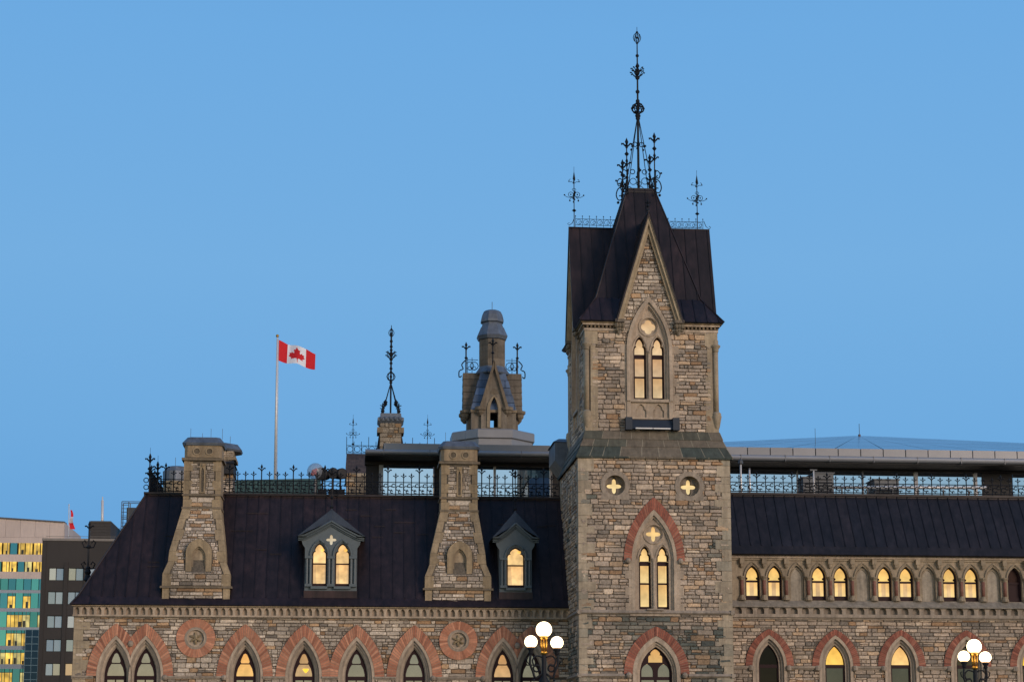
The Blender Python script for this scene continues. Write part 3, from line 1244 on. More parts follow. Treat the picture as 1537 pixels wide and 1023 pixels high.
def gable():
    g = MB()
    slope = (g_ap - zg0) / GH
    gw = lambda z: (g_ap - z) / slope
    sl_in = (g_in - zg0) / g_half_in
    outl = [(-g_half_in - .1, zend), (g_half_in + .1, zend), (g_half_in + .1, zg0), (0.0, g_in + .18), (-g_half_in - .1, zg0)]
    outl = [(x + ucx, z) for x, z in outl]
    ho = lancet(ucx, u_ho - .05, u_z0, u_zs, u_za - .08, 12)
    ho = [(x, z) for x, z in ho if z > zend]
    i0 = len(ho) // 2
    plate(g, [outl[0], (ho[0][0], zend)] + ho + [(ho[-1][0], zend)] + outl[1:], [], -HU - .05, .3)
    bound = [(x, z) for x, z in outl]
    stones(g, ucx - GH, ucx + GH, zend, g_in, -HU - .05, [[(x, z - .5 if i in (0,) else z) for i, (x, z) in enumerate(lancet(ucx, u_ho - .02, u_z0, u_zs, u_za, 12))]], rng,
           [(c, w_ * (2 if c[0] > .3 else 1)) for c, w_ in PALL], None, bound, .14, .26)
    go = g.build('gable', 'stone', tower)
    k = MB()                                         # raking coping
    for s_ in (-1, 1):
        xo = lambda z, dd: ucx + s_ * dd
        O0, O1 = (ucx + s_ * GH, zg0), (ucx, g_ap)
        I0, I1 = (ucx + s_ * g_half_in, zg0), (ucx, g_in)
        M0, M1 = (ucx + s_ * (g_half_in + .16), zg0), (ucx, g_in + .50)
        c1, c2 = (.36, .30, .215), (.31, .255, .18)
        for (P0, P1, Q0, Q1, yf, cc) in ((O0, O1, M0, M1, -HU - .36, c1), (M0, M1, I0, I1, -HU - .24, c2)):
            k.hexa([(P0[0], yf, P0[1]), (Q0[0], yf, Q0[1]), (Q0[0], -HU + .2, Q0[1]), (P0[0], -HU + .2, P0[1]),
                    (P1[0], yf, P1[1]), (Q1[0], yf, Q1[1]), (Q1[0], -HU + .2, Q1[1]), (P1[0], -HU + .2, P1[1])], cc)
    k.build('coping', 'ashlar', go)
    for s_ in (-1, 1):                               # carved kneelers
        n = MB()
        cxk = ucx + s_ * 1.56
        n.box(cxk - .24, cxk + .24, -HU - .42, -HU + .1, zg0 - .06, zg0 + .10, (.16, .135, .11))
        for i in range(3):
            n.ball(cxk - .15 + .15 * i, -HU - .26, zg0 - .2, .13, 7, 1.1, (.17, .145, .11))
            n.ball(cxk - .12 + .12 * i, -HU - .17, zg0 - .4, .11, 7, 1.1, (.15, .13, .10))
        n.lathe(cxk, -HU - .1, [(.05, zg0 - .66), (.14, zg0 - .5), (.22, zg0 - .1)], 8, 0, ASH_D)
        n.build('kneeler', 'ashlar', go)
    w_ = MB()                                        # iron finial on the gable point
    w_.tube([(ucx, -HU - .1, g_ap - .1), (ucx, -HU - .1, g_ap + .75)], .03, 5)
    w_.ball(ucx, -HU - .1, g_ap + .22, .09, 6)
    lozenge(w_, ucx, -HU - .1, g_ap + .45, .1, .14)
    fleur(w_, ucx, -HU - .1, g_ap + .5, .35)
    return go, w_


g0, gf_ = gable()
gf_.build('gable_finial', 'iron', tower)
for k in (1, 2, 3):
    dup(g0, tower, (0, 0, 0), -k * pi / 2)

# --- upper window
REFL_GLOW = ((.70, .50, .27), (.68, .47, .27), (.74, .53, .30))  # sunset sky mirrored in these panes, painted as emission colour
hx_u = tl(987.8, 560, YU)[0] - ucx
uwin = twin_window(ucx, u_zs, u_za, u_sill - .08, u_ho, -HU - .09, REFL_GLOW, (hx_u + .01, .335), (u(489.6), .44), u(531.5), u(565),
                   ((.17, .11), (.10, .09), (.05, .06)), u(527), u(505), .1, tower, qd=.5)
mb = MB()                                            # blind panels and jamb blocks under the window
mb.box(ucx - u_ho, ucx + u_ho, -HU - .07, -HU + .4, u_z0, u_z0 + .06, ASH)
mb.box(ucx - u_ho + .16, ucx + u_ho - .16, -HU - .12, -HU + .4, u_sill - .13, u_sill + .02, ASH)
mb.prism(rect(ucx - u_ho + .2, ucx + u_ho - .2, u_z0 + .06, u_sill - .13),
         [trefoil(ucx + s_ * hx_u, .29, u_z0 + .10, u_z0 + .36, u_sill - .22) for s_ in (-1, 1)], -HU + .02, -HU + .10, ASH)
mb.box(ucx - u_ho + .1, ucx + u_ho - .1, -HU + .101, -HU + .3, u_z0 + .05, u_sill, tuple(v * .9 for v in ASH))
for s_ in (-1, 1):
    xa = ucx + s_ * (u_ho - .2)
    mb.box(min(xa, xa + s_ * .2), max(xa, xa + s_ * .2), -HU - .10, -HU + .4, u_z0, u_sill - .08, ASH)
    z = u_z0
    i = 0
    while z < u_zs - .1:
        h = .43
        ww = .10 if i % 2 else .34
        xa = ucx + s_ * (u_ho + .002)
        mb.box(min(xa, xa + s_ * ww), max(xa, xa + s_ * ww), -HU - .062, -HU + .1, z + .006, z + h - .006, jit(rng, .9, 1.08, ASH))
        z += h
        i += 1
mb.build('sill_panel', 'ashlar', uwin)
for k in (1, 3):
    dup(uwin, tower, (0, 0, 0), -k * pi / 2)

# floodlight tray below the upper window
fx0, fx1 = tl(937.5, 640, YU)[0], tl(1018, 640, YU)[0]
fz0, fz1 = u(646.5), u(628)
mb = MB()
mb.box(fx0, fx0 + .34, -HU - .42, -HU - .05, fz0, fz1)
mb.box(fx1 - .34, fx1, -HU - .42, -HU - .05, fz0, fz1)
mb.hexa([(fx0 + .34, -HU - .36, fz0 + .05), (fx1 - .34, -HU - .36, fz0 + .05), (fx1 - .34, -HU - .1, fz0 + .05), (fx0 + .34, -HU - .1, fz0 + .05),
         (fx0 + .34, -HU - .16, fz1 - .1), (fx1 - .34, -HU - .16, fz1 - .1), (fx1 - .34, -HU - .06, fz1 - .1), (fx0 + .34, -HU - .06, fz1 - .1)])
ft = mb.build('light_tray', mat('blue_grey_metal', (.018, .026, .040), .5, .2, 2, .15), tower)
for s_ in (-1, 1):
    mb = MB()
    c = (fx0 + fx1) / 2 + s_ * .46
    mb.box(c - .44, c + .44, -HU - .5, -HU - .43, fz0 + .02, fz0 + .085)
    mb.build('lamp_tube', 'white', ft)

# --- main roof: flared truncated pyramid
r0 = HU + .36
z_r0 = Z_EAV - .02
z_rf = W(1056, 450, TY - 2.8).z
z_rt = W(960, 284, TY - .72).z
hf, ht = 2.78, .74
mb = MB()
for k in range(4):
    mb.T = rotk(k)
    gt = ucx + GH * (g_ap - z_rf) / (g_ap - zg0)
    gt2 = ucx - GH * (g_ap - z_rf) / (g_ap - zg0)
    seamed(mb, (-r0, -r0, z_r0), (ucx - GH + .06, -r0, z_r0), (gt2 + .06, -hf, z_rf), (-hf, -hf, z_rf), .60, COP, rng)
    seamed(mb, (ucx + GH - .06, -r0, z_r0), (r0, -r0, z_r0), (hf, -hf, z_rf), (gt - .06, -hf, z_rf), .60, COP, rng)
    seamed(mb, (-hf, -hf, z_rf), (hf, -hf, z_rf), (ht, -ht, z_rt), (-ht, -ht, z_rt), .60, COP, rng)
    for e0_, e1_, i1_ in ((-r0, ucx - GH + .06, -HU), (ucx + GH - .06, r0, HU)):
        k0 = .05 if e0_ < -2 else 0
        k1 = .05 if e1_ > 2 else 0
        mb.poly([(e0_, -r0, z_r0), (e0_ + k0, -r0 + .05, z_r0 - .07), (e1_ - k1, -r0 + .05, z_r0 - .07), (e1_, -r0, z_r0)], (.012, .010, .012))
        mb.poly([(e0_ + k0, -r0 + .05, z_r0 - .07), (i1_ if k0 else e0_, -HU, z_r0 - .07), (i1_ if k1 else e1_, -HU, z_r0 - .07), (e1_ - k1, -r0 + .05, z_r0 - .07)], (.012, .010, .012))
mb.T = None
for s1, s2 in ((-1, -1), (1, -1), (1, 1), (-1, 1)):     # hip rolls
    mb.tube([(s1 * r0, s2 * r0, z_r0 + .02), (s1 * hf, s2 * hf, z_rf + .02), (s1 * ht, s2 * ht, z_rt)], .045, 5, COP)
roof = mb.build('roof', 'copper', tower)
mb = MB()
mb.box(-ht - .08, ht + .08, -ht - .08, ht + .08, z_rt - .22, z_rt - .12, (.02, .014, .014))
mb.box(-ht - .02, ht + .02, -ht - .02, ht + .02, z_rt - .05, z_rt + .05, (.02, .014, .014))
mb.build('roof_curb', 'copper', roof)

# cross-gable roofs, one to each side
z_rg = W(954, 343.5, TY).z
mb = MB()
Lr = HU + .42
gwid = GH + .04
for k in range(4):
    mb.T = rotk(k)
    if k in (1, 3):                                   # side gables: the ridge is the long horizontal one
        zr = z_rg
    else:
        zr = g_ap + .06
    for s_ in (-1, 1):
        a = (ucx + s_ * gwid, -Lr, zg0 - .02)
        b = (ucx + s_ * gwid, 0, zg0 - .02)
        c = (ucx + s_ * .02, 0, zr)
        d = (ucx + s_ * .02, -Lr, zr)
        if s_ > 0:
            seamed(mb, a, b, c, d, .62, COP, rng)
        else:
            seamed(mb, b, a, d, c, .62, COP, rng)
        t = .07
        mb.poly([(a[0], -Lr - .003, a[2]), (a[0] - s_ * t, -Lr - .003, a[2] - .04), (ucx, -Lr - .003, zr - .22), (ucx, -Lr - .003, zr)], COP)
    mb.tube([(ucx, -Lr, zr + .01), (ucx, 0, zr + .01)], .05, 5, COP)
mb.T = None
mb.build('cross_gable_roof', 'copper', tower)

# ridge cresting with finials
for s_ in (-1, 1):
    mb = MB()
    xe = s_ * (Lr - .35)
    xi = s_ * 1.2
    a, b = min(xe, xi), max(xe, xi)
    mb.tube([(a, ucx, z_rg + .10), (b, ucx, z_rg + .10)], .014, 4)
    mb.tube([(a, ucx, z_rg + .44), (b, ucx, z_rg + .44)], .014, 4)
    n = 6
    for i in range(n + 1):
        xx = a + (b - a) * i / n
        mb.tube([(xx, ucx, z_rg), (xx, ucx, z_rg + .62)], .012, 4)
        mb.ball(xx, ucx, z_rg + .6, .035, 5)
        if i < n:
            c = xx + (b - a) / n / 2
            mb.circle(c, ucx, z_rg + .27, .14, .012, 'xz', 10)
            mb.circle(c + .06, ucx, z_rg + .24, .07, .012, 'xz', 8)
    x2 = s_ * (Lr - .3)
    mb.tube([(x2, ucx, z_rg + .5), (x2 + s_ * .12, ucx, z_rg + .2), (x2 + s_ * .3, ucx, z_rg + .06), (x2 + s_ * .38, ucx, z_rg + .16), (x2 + s_ * .28, ucx, z_rg + .22)], .018, 4)
    mb.build('ridge_cresting', 'iron', tower)
zf = W(861, 250, TY).z - z_rg
for px in (861.5, 1046.2):
    mb = MB()
    ridge_finial(mb, W(px, 340, TY).x - TX, ucx, z_rg - .05, zf)
    mb.build('ridge_finial', 'iron', tower)

# iron spire
zz = lambda py: W(957, py, TY).z
mb = MB()
mb.tube([(0, 0, z_rt), (0, 0, zz(180)), (0, 0, zz(95)), (0, 0, zz(66))], [.075, .058, .042, .03], 8)
sp = mb.build('spire', 'iron', tower)
def orn(nm, fn):
    m_ = MB()
    fn(m_)
    m_.build(nm, 'iron', sp)


def top_cage(m_):
    m_.tube([(0, 0, zz(66)), (0, 0, zz(41))], .014, 4)
    iron_cage(m_, 0, 0, zz(57), .21, .62)


def low_flower(m_):
    iron_cage(m_, 0, 0, zz(163), .36, .62, 8)
    for s_ in (-1, 1):
        m_.circle(.16 * s_, 0, zz(164), .17, .04, 'xz', 10)
    iron_flower(m_, 0, 0, zz(160), .24, 6)
    m_.ball(0, 0, zz(152), .12, 6)
    m_.ball(0, 0, zz(174), .16, 6)
    m_.ball(0, 0, zz(178), .13, 6)


orn('spire_cage', top_cage)
orn('spire_flower', lambda m_: iron_flower(m_, 0, 0, zz(108), .42, 8))
orn('spire_flower', low_flower)
orn('spire_knop', lambda m_: m_.ball(0, 0, zz(84), .10, 6))
orn('spire_knop', lambda m_: m_.ball(0, 0, zz(138), .12, 6))
mb = MB()
for s1 in (-1, 1):
    for s2 in (-1, 1):
        mb.tube([(s1 * .05, s2 * .05, zz(180)), (s1 * ht * .88, s2 * ht * .88, z_rt + .25)], .022, 4)
        c = .33
        mb.ball(s1 * c, s2 * c, zz(222), .07, 5)
for z, h in ((zz(217), .33), (zz(258), .6)):
    for a, pl in ((0, 'xz'), (1, 'yz')):
        for s_ in (-1, 1):
            c = (s_ * h * .55, 0, z) if not a else (0, s_ * h * .55, z)
            mb.circle(c[0], c[1], c[2], .13, .025, pl, 9)
            c = (s_ * h, 0, z - .1) if not a else (0, s_ * h, z - .1)
            mb.ball(c[0], c[1], c[2], .07, 5)
mb.build('stay_rod', 'iron', sp)
mb = MB()
for s1 in (-1, 1):
    for s2 in (-1, 1):
        x, y = s1 * (ht + .02), s2 * (ht + .02)
        hh = W(975, 214, TY - s2).z - z_rt - (.45 if s1 < 0 else 0.1)
        mb.tube([(x, y, z_rt), (x, y, z_rt + hh - .3)], .035, 5)
        fleur(mb, x, y, z_rt + hh - .55, .62)
        lozenge(mb, x, y, z_rt + hh - .85, .13, .16)
        fleur(mb, x, y, z_rt + hh - 1.55, .5)
        mb.ball(x, y, z_rt + .62, .1, 6)
        for dx, dy in ((s1, 0), (0, s2)):              # big volutes hanging over the corner
            Q = lambda a, b: (x + dx * a, y + dy * a, z_rt + b)
            mb.tube(crv([Q(.0, .95), Q(.16, 1.05), Q(.30, .85), Q(.22, .62), Q(.10, .70), Q(.16, .80)], 3), .028, 4)
            mb.tube(crv([Q(.02, .60), Q(.26, .45), Q(.36, .1), Q(.24, -.18), Q(.06, -.12), Q(.1, .08), Q(.2, .05)], 3), .032, 4)
            mb.ball(*Q(.26, -.32), .08, 6)
            mb.ball(*Q(.36, .92), .06, 6)
    for s2 in (-1, 1):
        pl = 'xz'
        for t, z, R in ((-.42, .42, .18), (-.1, .3, .13), (.22, .45, .18), (.5, .3, .12)):
            mb.circle(t, s2 * ht, z_rt + z, R, .02, 'xz', 10)
            mb.circle(s2 * ht, t, z_rt + z, R, .02, 'yz', 10)
mb.build('spire_crown', 'iron', sp)

# ================================================================== LEFT WING
YM = 94.3
LX0 = W(112.3, 960, YM).x
LX1 = TX - HW + .3
wing = thing('stone_wing', (LX0, YM, 0), 'long stone wing left of the tower, red brick window arches, tall brown mansard roof', 'building')
OW = (LX0, YM, 0)
wx = lambda px, py=980, Y=YM: W(px, py, Y).x
wz = lambda py, px=480, Y=YM: W(px, py, Y).z
E_Z = wz(908.3, 480, YM - .45)          # roof edge
C_Z0 = wz(927, 480)
ST_Z = wz(1016.5, 480)
rng = random.Random(21)

cx_w = [wx(p) for p in (173.6, 218.3, 367.8, 456.2, 535.2, 622, 754.8, 797.6)]
bz, bap, sap = wz(1015), wz(936.6), wz(954.5)
gap_, gtr = wz(979.5), wz(1017)
wbo, wso, wgo = 1.44, .945, .47
mids = {}
for i, j in ((0, 1), (3, 4), (6, 7), (2, 3), (4, 5)):
    m_ = (cx_w[i] + cx_w[j]) / 2
    mids.setdefault(i, [-1e9, 1e9])[1] = m_
    mids.setdefault(j, [-1e9, 1e9])[0] = m_
cir = [(wx(293.3), wz(958.2)), (wx(687.7), wz(959.8))]

mb = MB(OW)
holes = [lancet(c, wso - .11, .5, bz, sap - .17, 10) for c in cx_w]
plate(mb, rect(LX0, LX1, 0, E_Z - .1), holes, YM)
ex = [lancet(c, wso, 0, bz, sap, 10) for c in cx_w] + [lancet(c, wbo - .04, bz, bz + .01, bap - .04, 10) for c in cx_w] + [circ(x, z, .98) for x, z in cir]
stones(mb, LX0 + .05, LX1, ST_Z + .06, C_Z0, YM, ex, rng, PALL)
stones(mb, LX0 + .05, LX1, 2.0, ST_Z - .05, YM, ex, rng, PALL)
# end wall
mb.poly([(LX0, YM, 0), (LX0, YM + 13, 0), (LX0, YM + 13, E_Z - .1), (LX0, YM, E_Z - .1)], (.12, .11, .09))
mb.T = Matrix.Translation((LX0, YM, 0)) @ Matrix.Rotation(-pi / 2, 4, 'Z')
stones(mb, -13, 0, 2.0, C_Z0, 0, [], rng, PALL)
mb.T = None
mb.build('wall', 'stone', wing)

mb = MB(OW)
z = .3
i = 0
while z < C_Z0 - .05:
    h = min(rng.uniform(.35, .6), C_Z0 - z)
    a, b = (.42, .75) if i % 2 else (.75, .42)
    mb.box(LX0 - .06, LX0 + a, YM - .06, YM + b, z + .006, z + h - .006, jit(rng, .88, 1.1, (.34, .285, .21)))
    z += h
    i += 1
mb.build('corner_quoins', 'ashlar', wing)

# corbel table
mb = MB(OW)
H = E_Z - C_Z0
x1 = TX - HW - .02
corbels(mb, LX0 - .10, x1, C_Z0 + .16 * H, E_Z - .14 * H, YM - .21, YM - .03, .374, ASH, .90)
mb.box(LX0 - .06, x1, YM - .05, YM + .1, C_Z0 + .16 * H, E_Z - .02, tuple(v * .9 for v in ASH))
mb.box(LX0 - .13, x1, YM - .225, YM + .1, C_Z0 + .02 * H, C_Z0 + .165 * H, ASH)
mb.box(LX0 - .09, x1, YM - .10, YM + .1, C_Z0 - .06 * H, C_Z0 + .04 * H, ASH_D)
mb.box(LX0 - .16, x1, YM - .36, YM + .1, E_Z - .13 * H, E_Z - .05, (.37, .30, .21))
mb.build('corbel_table', 'ashlar', wing)

# string course pieces between the windows
mb = MB(OW)
edges = [(LX0 - .1, cx_w[0] - wso - .15), (cx_w[1] + wso + .1, cx_w[2] - wso - .1), (cx_w[2] + wso, cx_w[3] - wso), (cx_w[3] + wso, cx_w[4] - wso),
         (cx_w[4] + wso, cx_w[5] - wso), (cx_w[5] + wso + .05, cx_w[6] - wso - .1)]
for a, b in edges:
    if b - a < .1:
        continue
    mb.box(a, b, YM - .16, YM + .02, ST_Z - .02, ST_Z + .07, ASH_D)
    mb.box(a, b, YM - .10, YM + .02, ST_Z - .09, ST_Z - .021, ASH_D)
    if b - a > 2:
        for xx in (a, b):
            mb.ball(xx, YM - .13, ST_Z - .01, .15, 8, 1, ASH_D)
for i in (0, 6):
    mb.ball((cx_w[i] + cx_w[i + 1]) / 2, YM - .12, wz(967), .15, 8, 1.2, ASH_D)
mb.build('string_course', 'ashlar', wing)

glow = [('pane', None), ('pane', None), ('lit', (.86, .50, .16)), ('lit', (.50, .33, .16)), ('pane', None), ('pane', None), ('lit', (.60, .36, .16)), ('pane', None)]
for i, c in enumerate(cx_w):
    lim = tuple(mids.get(i, (-1e9, 1e9)))
    cl = lambda P: [(min(max(x, lim[0] + .002), lim[1] - .002), z) for x, z in P]
    s = MB(OW)
    wprev, zprev, yy = wso, sap, YM - .085
    for dw, dy, col in ((.13, .09, ASH), (.10, .10, ASH_D), (.10, .08, ASH), (.06, .05, ASH_D)):
        s.ring(cl(lancet(c, wprev, .5, bz - .02, zprev, 10)), lancet(c, wprev - dw, .5, bz - .02, zprev - dw * 1.62, 10), yy, YM + .5, col)
        wprev, zprev, yy = wprev - dw + .003, zprev - dw * 1.62 + .004, yy + dy
    win = s.build('window', 'ashlar', wing)
    f = MB(OW)
    f.prism(lancet(c, wprev, .5, bz - .02, zprev, 10),
            [lancet(c, wgo - .05, gtr + .06, gtr + .25, gtr + 1.05, 8)[:0] or [(c - .43, gtr + .10), (c - .43, gtr + .22), (c - .36, gtr + .50), (c - .24, gtr + .71), (c + .24, gtr + .71), (c + .36, gtr + .50), (c + .43, gtr + .22), (c + .43, gtr + .10)],
             [(c - .20, gtr + .765), (c - .23, gtr + .86), (c - .18, gtr + 1.02), (c - .09, gtr + 1.22), (c, gap_ - .02), (c + .09, gtr + 1.22), (c + .18, gtr + 1.02), (c + .23, gtr + .86), (c + .20, gtr + .765)],
             rect(c - .42, c - .03, 1.2, gtr - .10), rect(c + .03, c + .42, 1.2, gtr - .10)], YM + .26, YM + .34)
    f.build('frame', 'frame', win)
    p = MB(OW)
    m_, col = glow[i]
    p.poly([(c - .6, YM + .32, gtr), (c + .6, YM + .32, gtr), (c + .6, YM + .32, gap_), (c - .6, YM + .32, gap_)], col or WHITE)
    p.build('pane', m_, win)
    p = MB(OW)
    p.poly([(c - .6, YM + .32, 1), (c + .6, YM + .32, 1), (c + .6, YM + .32, gtr), (c - .6, YM + .32, gtr)])
    p.build('pane', 'pane', win)
    if i == 3:                                       # the pendant lamp seen inside
        p = MB(OW)
        p.lathe(c + .1, YM + .315, [(.02, gtr + .28), (.10, gtr + .36), (.17, gtr + .47), (.15, gtr + .5)], 8, 0, (1.0, .62, .06))
        p.build('pendant_lamp', lit_mat('lamp_shade', 1.3, .02), win)
    b = MB(OW)
    bricks(b, c, wso + .004, wbo, bz, sap + .01, bap, YM - .095, 21, rng, (lim[0] + .003, lim[1] - .003), tint=((.47, .208, .122), (.41, .17, .098), (.51, .24, .145), (.34, .135, .08)))
    b.build('brick_arch', 'brick', win)

for x, z in cir:
    b = MB(OW)
    n = 44
    for k in range(n):
        a0, a1 = 2 * pi * (k + .06) / n, 2 * pi * (k + .94) / n
        s_ = rng.uniform(.75, 1.2)
        col = tuple(v * s_ for v in rng.choice(((.47, .208, .122), (.41, .17, .098), (.51, .24, .145))))
        y0 = YM - .09 - rng.uniform(0, .012)
        q = [(x + R * cos(a), z + R * sin(a)) for R, a in ((.57, a0), (.57, a1), (1.0, a1), (1.0, a0))]
        b.hexa([(q[0][0], y0, q[0][1]), (q[1][0], y0, q[1][1]), (q[1][0], YM + .05, q[1][1]), (q[0][0], YM + .05, q[0][1]),
                (q[3][0], y0, q[3][1]), (q[2][0], y0, q[2][1]), (q[2][0], YM + .05, q[2][1]), (q[3][0], YM + .05, q[3][1])], col)
    b.prism(circ(x, z, .995, 44), [circ(x, z, .575, 44)], YM - .08, YM + .04, (.30, .20, .145))
    rd = b.build('brick_roundel', 'brick', wing)
    s = MB(OW)
    s.prism(circ(x, z, .57, 32), [circ(x, z, .42, 32)], YM - .11, YM + .05, ASH_D)
    s.prism(circ(x, z, .425, 32), [], YM - .005, YM + .05, tuple(v * .95 for v in ASH))
    s.circle(x, YM - .10, z, .45, .035, 'xz', 28, k=5, col=ASH)
    for k in range(6):                               # carved leaf boss
        a = 2 * pi * k / 6 + .5
        s.tube([(x + .05 * cos(a), YM - .04, z + .05 * sin(a)), (x + .18 * cos(a), YM - .07, z + .18 * sin(a)), (x + .30 * cos(a + .1), YM - .04, z + .30 * sin(a + .1))],
               [.05, .07, .05], 5, (.24, .19, .12))
    s.ball(x, YM - .05, z + .08, .11, 8, 1.4, (.27, .22, .15))
    s.build('carved_boss', 'ashlar', rd)

# ---- mansard roof
YE = YM - .45
Z_T = wz(744, 480, YM + 3.2)
DEP = 3.2
xe = W(105.3, 906, YE).x
zfl = wz(896.5, 480, YE + .35)
YF = YE + .35
xt = W(219.5, 745, YM + DEP).x
xf = xe + (xt - xe) * .10
YB = YM + 13.3
mb = MB(OW)
XR = TX - HW + .2
seamed(mb, (xe, YE, E_Z), (XR, YE, E_Z), (XR, YF, zfl), (xf, YF, zfl), 40, tuple(v * 1.1 for v in COP), rng, off=1.0)
seamed(mb, (xf, YF, zfl), (XR, YF, zfl), (XR, YM + DEP, Z_T), (xt, YM + DEP, Z_T), .60, COP, rng)
seamed(mb, (xe, YB, E_Z), (xe, YE, E_Z), (xf, YF, zfl), (xf, YB - .4, zfl), 40, COP, rng)
seamed(mb, (xf, YB - .4, zfl), (xf, YF, zfl), (xt, YM + DEP, Z_T), (xt, YB - 3, Z_T), .60, COP, rng)
mb.tube([(xe, YE, E_Z), (xf, YF, zfl + .01), (xt, YM + DEP, Z_T)], .05, 6, COP)
mb.poly([(xe, YE, E_Z), (xe + .1, YE + .1, E_Z - .06), (XR, YE + .1, E_Z - .06), (XR, YE, E_Z)], (.015, .012, .014))
mb.poly([(xe + .1, YE + .1, E_Z - .06), (xe + .1, YM + .2, E_Z - .06), (XR, YM + .2, E_Z - .06), (XR, YE + .1, E_Z - .06)], (.015, .012, .014))
mb.poly([(xt, YM + DEP, Z_T), (XR + 8, YM + DEP, Z_T), (XR + 8, YB - 3, Z_T), (xt, YB - 3, Z_T)], (.05, .05, .05))
for _ in range(34):                                   # soldered cross joints of the sheets
    t = rng.uniform(.1, .9)
    xx = rng.uniform(xf + 3, XR - 1)
    yy = YF + (YM + DEP - YF) * t
    zz_ = zfl + (Z_T - zfl) * t
    mb.box(xx, xx + .6 * rng.choice((1, 1, 2)), yy - .03, yy + .03, zz_ - .01, zz_ + .022, tuple(v * 1.3 for v in COP))
rf = mb.build('roof', 'copper', wing)
mb = MB(OW)
for y0, z0, z1, c in ((YM + DEP - .10, Z_T - .30, Z_T - .16, (.018, .011, .012)), (YM + DEP - .05, Z_T - .16, Z_T - .02, (.028, .014, .013)), (YM + DEP - .16, Z_T - .02, Z_T + .09, (.018, .012, .013))):
    mb.box(xt - .12, XR, y0, YM + DEP + .25, z0, z1, c)
mb.box(xt - .14, xt + .2, YM + DEP + .25, YB - 3, Z_T - .2, Z_T + .09, (.018, .012, .013))
mb.build('roof_curb', 'copper', rf)

# ---- iron cresting on the curb
mb = MB(OW)
YC = YM + DEP + .06
zc = Z_T + .08
hp = wz(707.5, 480, YC) - zc
ht_ = wz(697, 480, YC) - zc
xa = W(224, 735, YC).x
cresting(mb, xa, XR - .3, YC, zc, hp, .43, 4, ht_)
cresting(mb, YC, YC + 8, xa, zc, hp, .43, 4, ht_, 'y')
mb.build('roof_cresting', 'iron', wing)
hcp = wz(681, 224, YC) - zc
for xx, yy, h in ((xa, YC, hcp), (xa + .42, YC, hcp * .80)):
    mb = MB(OW)
    mb.tube([(xx, yy, zc), (xx, yy, zc + h)], .04, 5)
    fleur(mb, xx, yy, zc + h - .5, .55)
    lozenge(mb, xx, yy, zc + h * .62, .13, .16)
    fleur(mb, xx, yy, zc + h * .40, .5)
    for s_ in (-1, 1):
        mb.circle(xx + s_ * .18, yy, zc + h * .32, .13, .025, 'xz', 9)
        mb.circle(xx + s_ * .17, yy, zc + h * .14, .13, .025, 'xz', 9)
    mb.tube([(xx, yy, zc + h), (xx, yy, zc + h + .35)], .008, 4)
    mb.build('corner_finial', 'iron', wing)

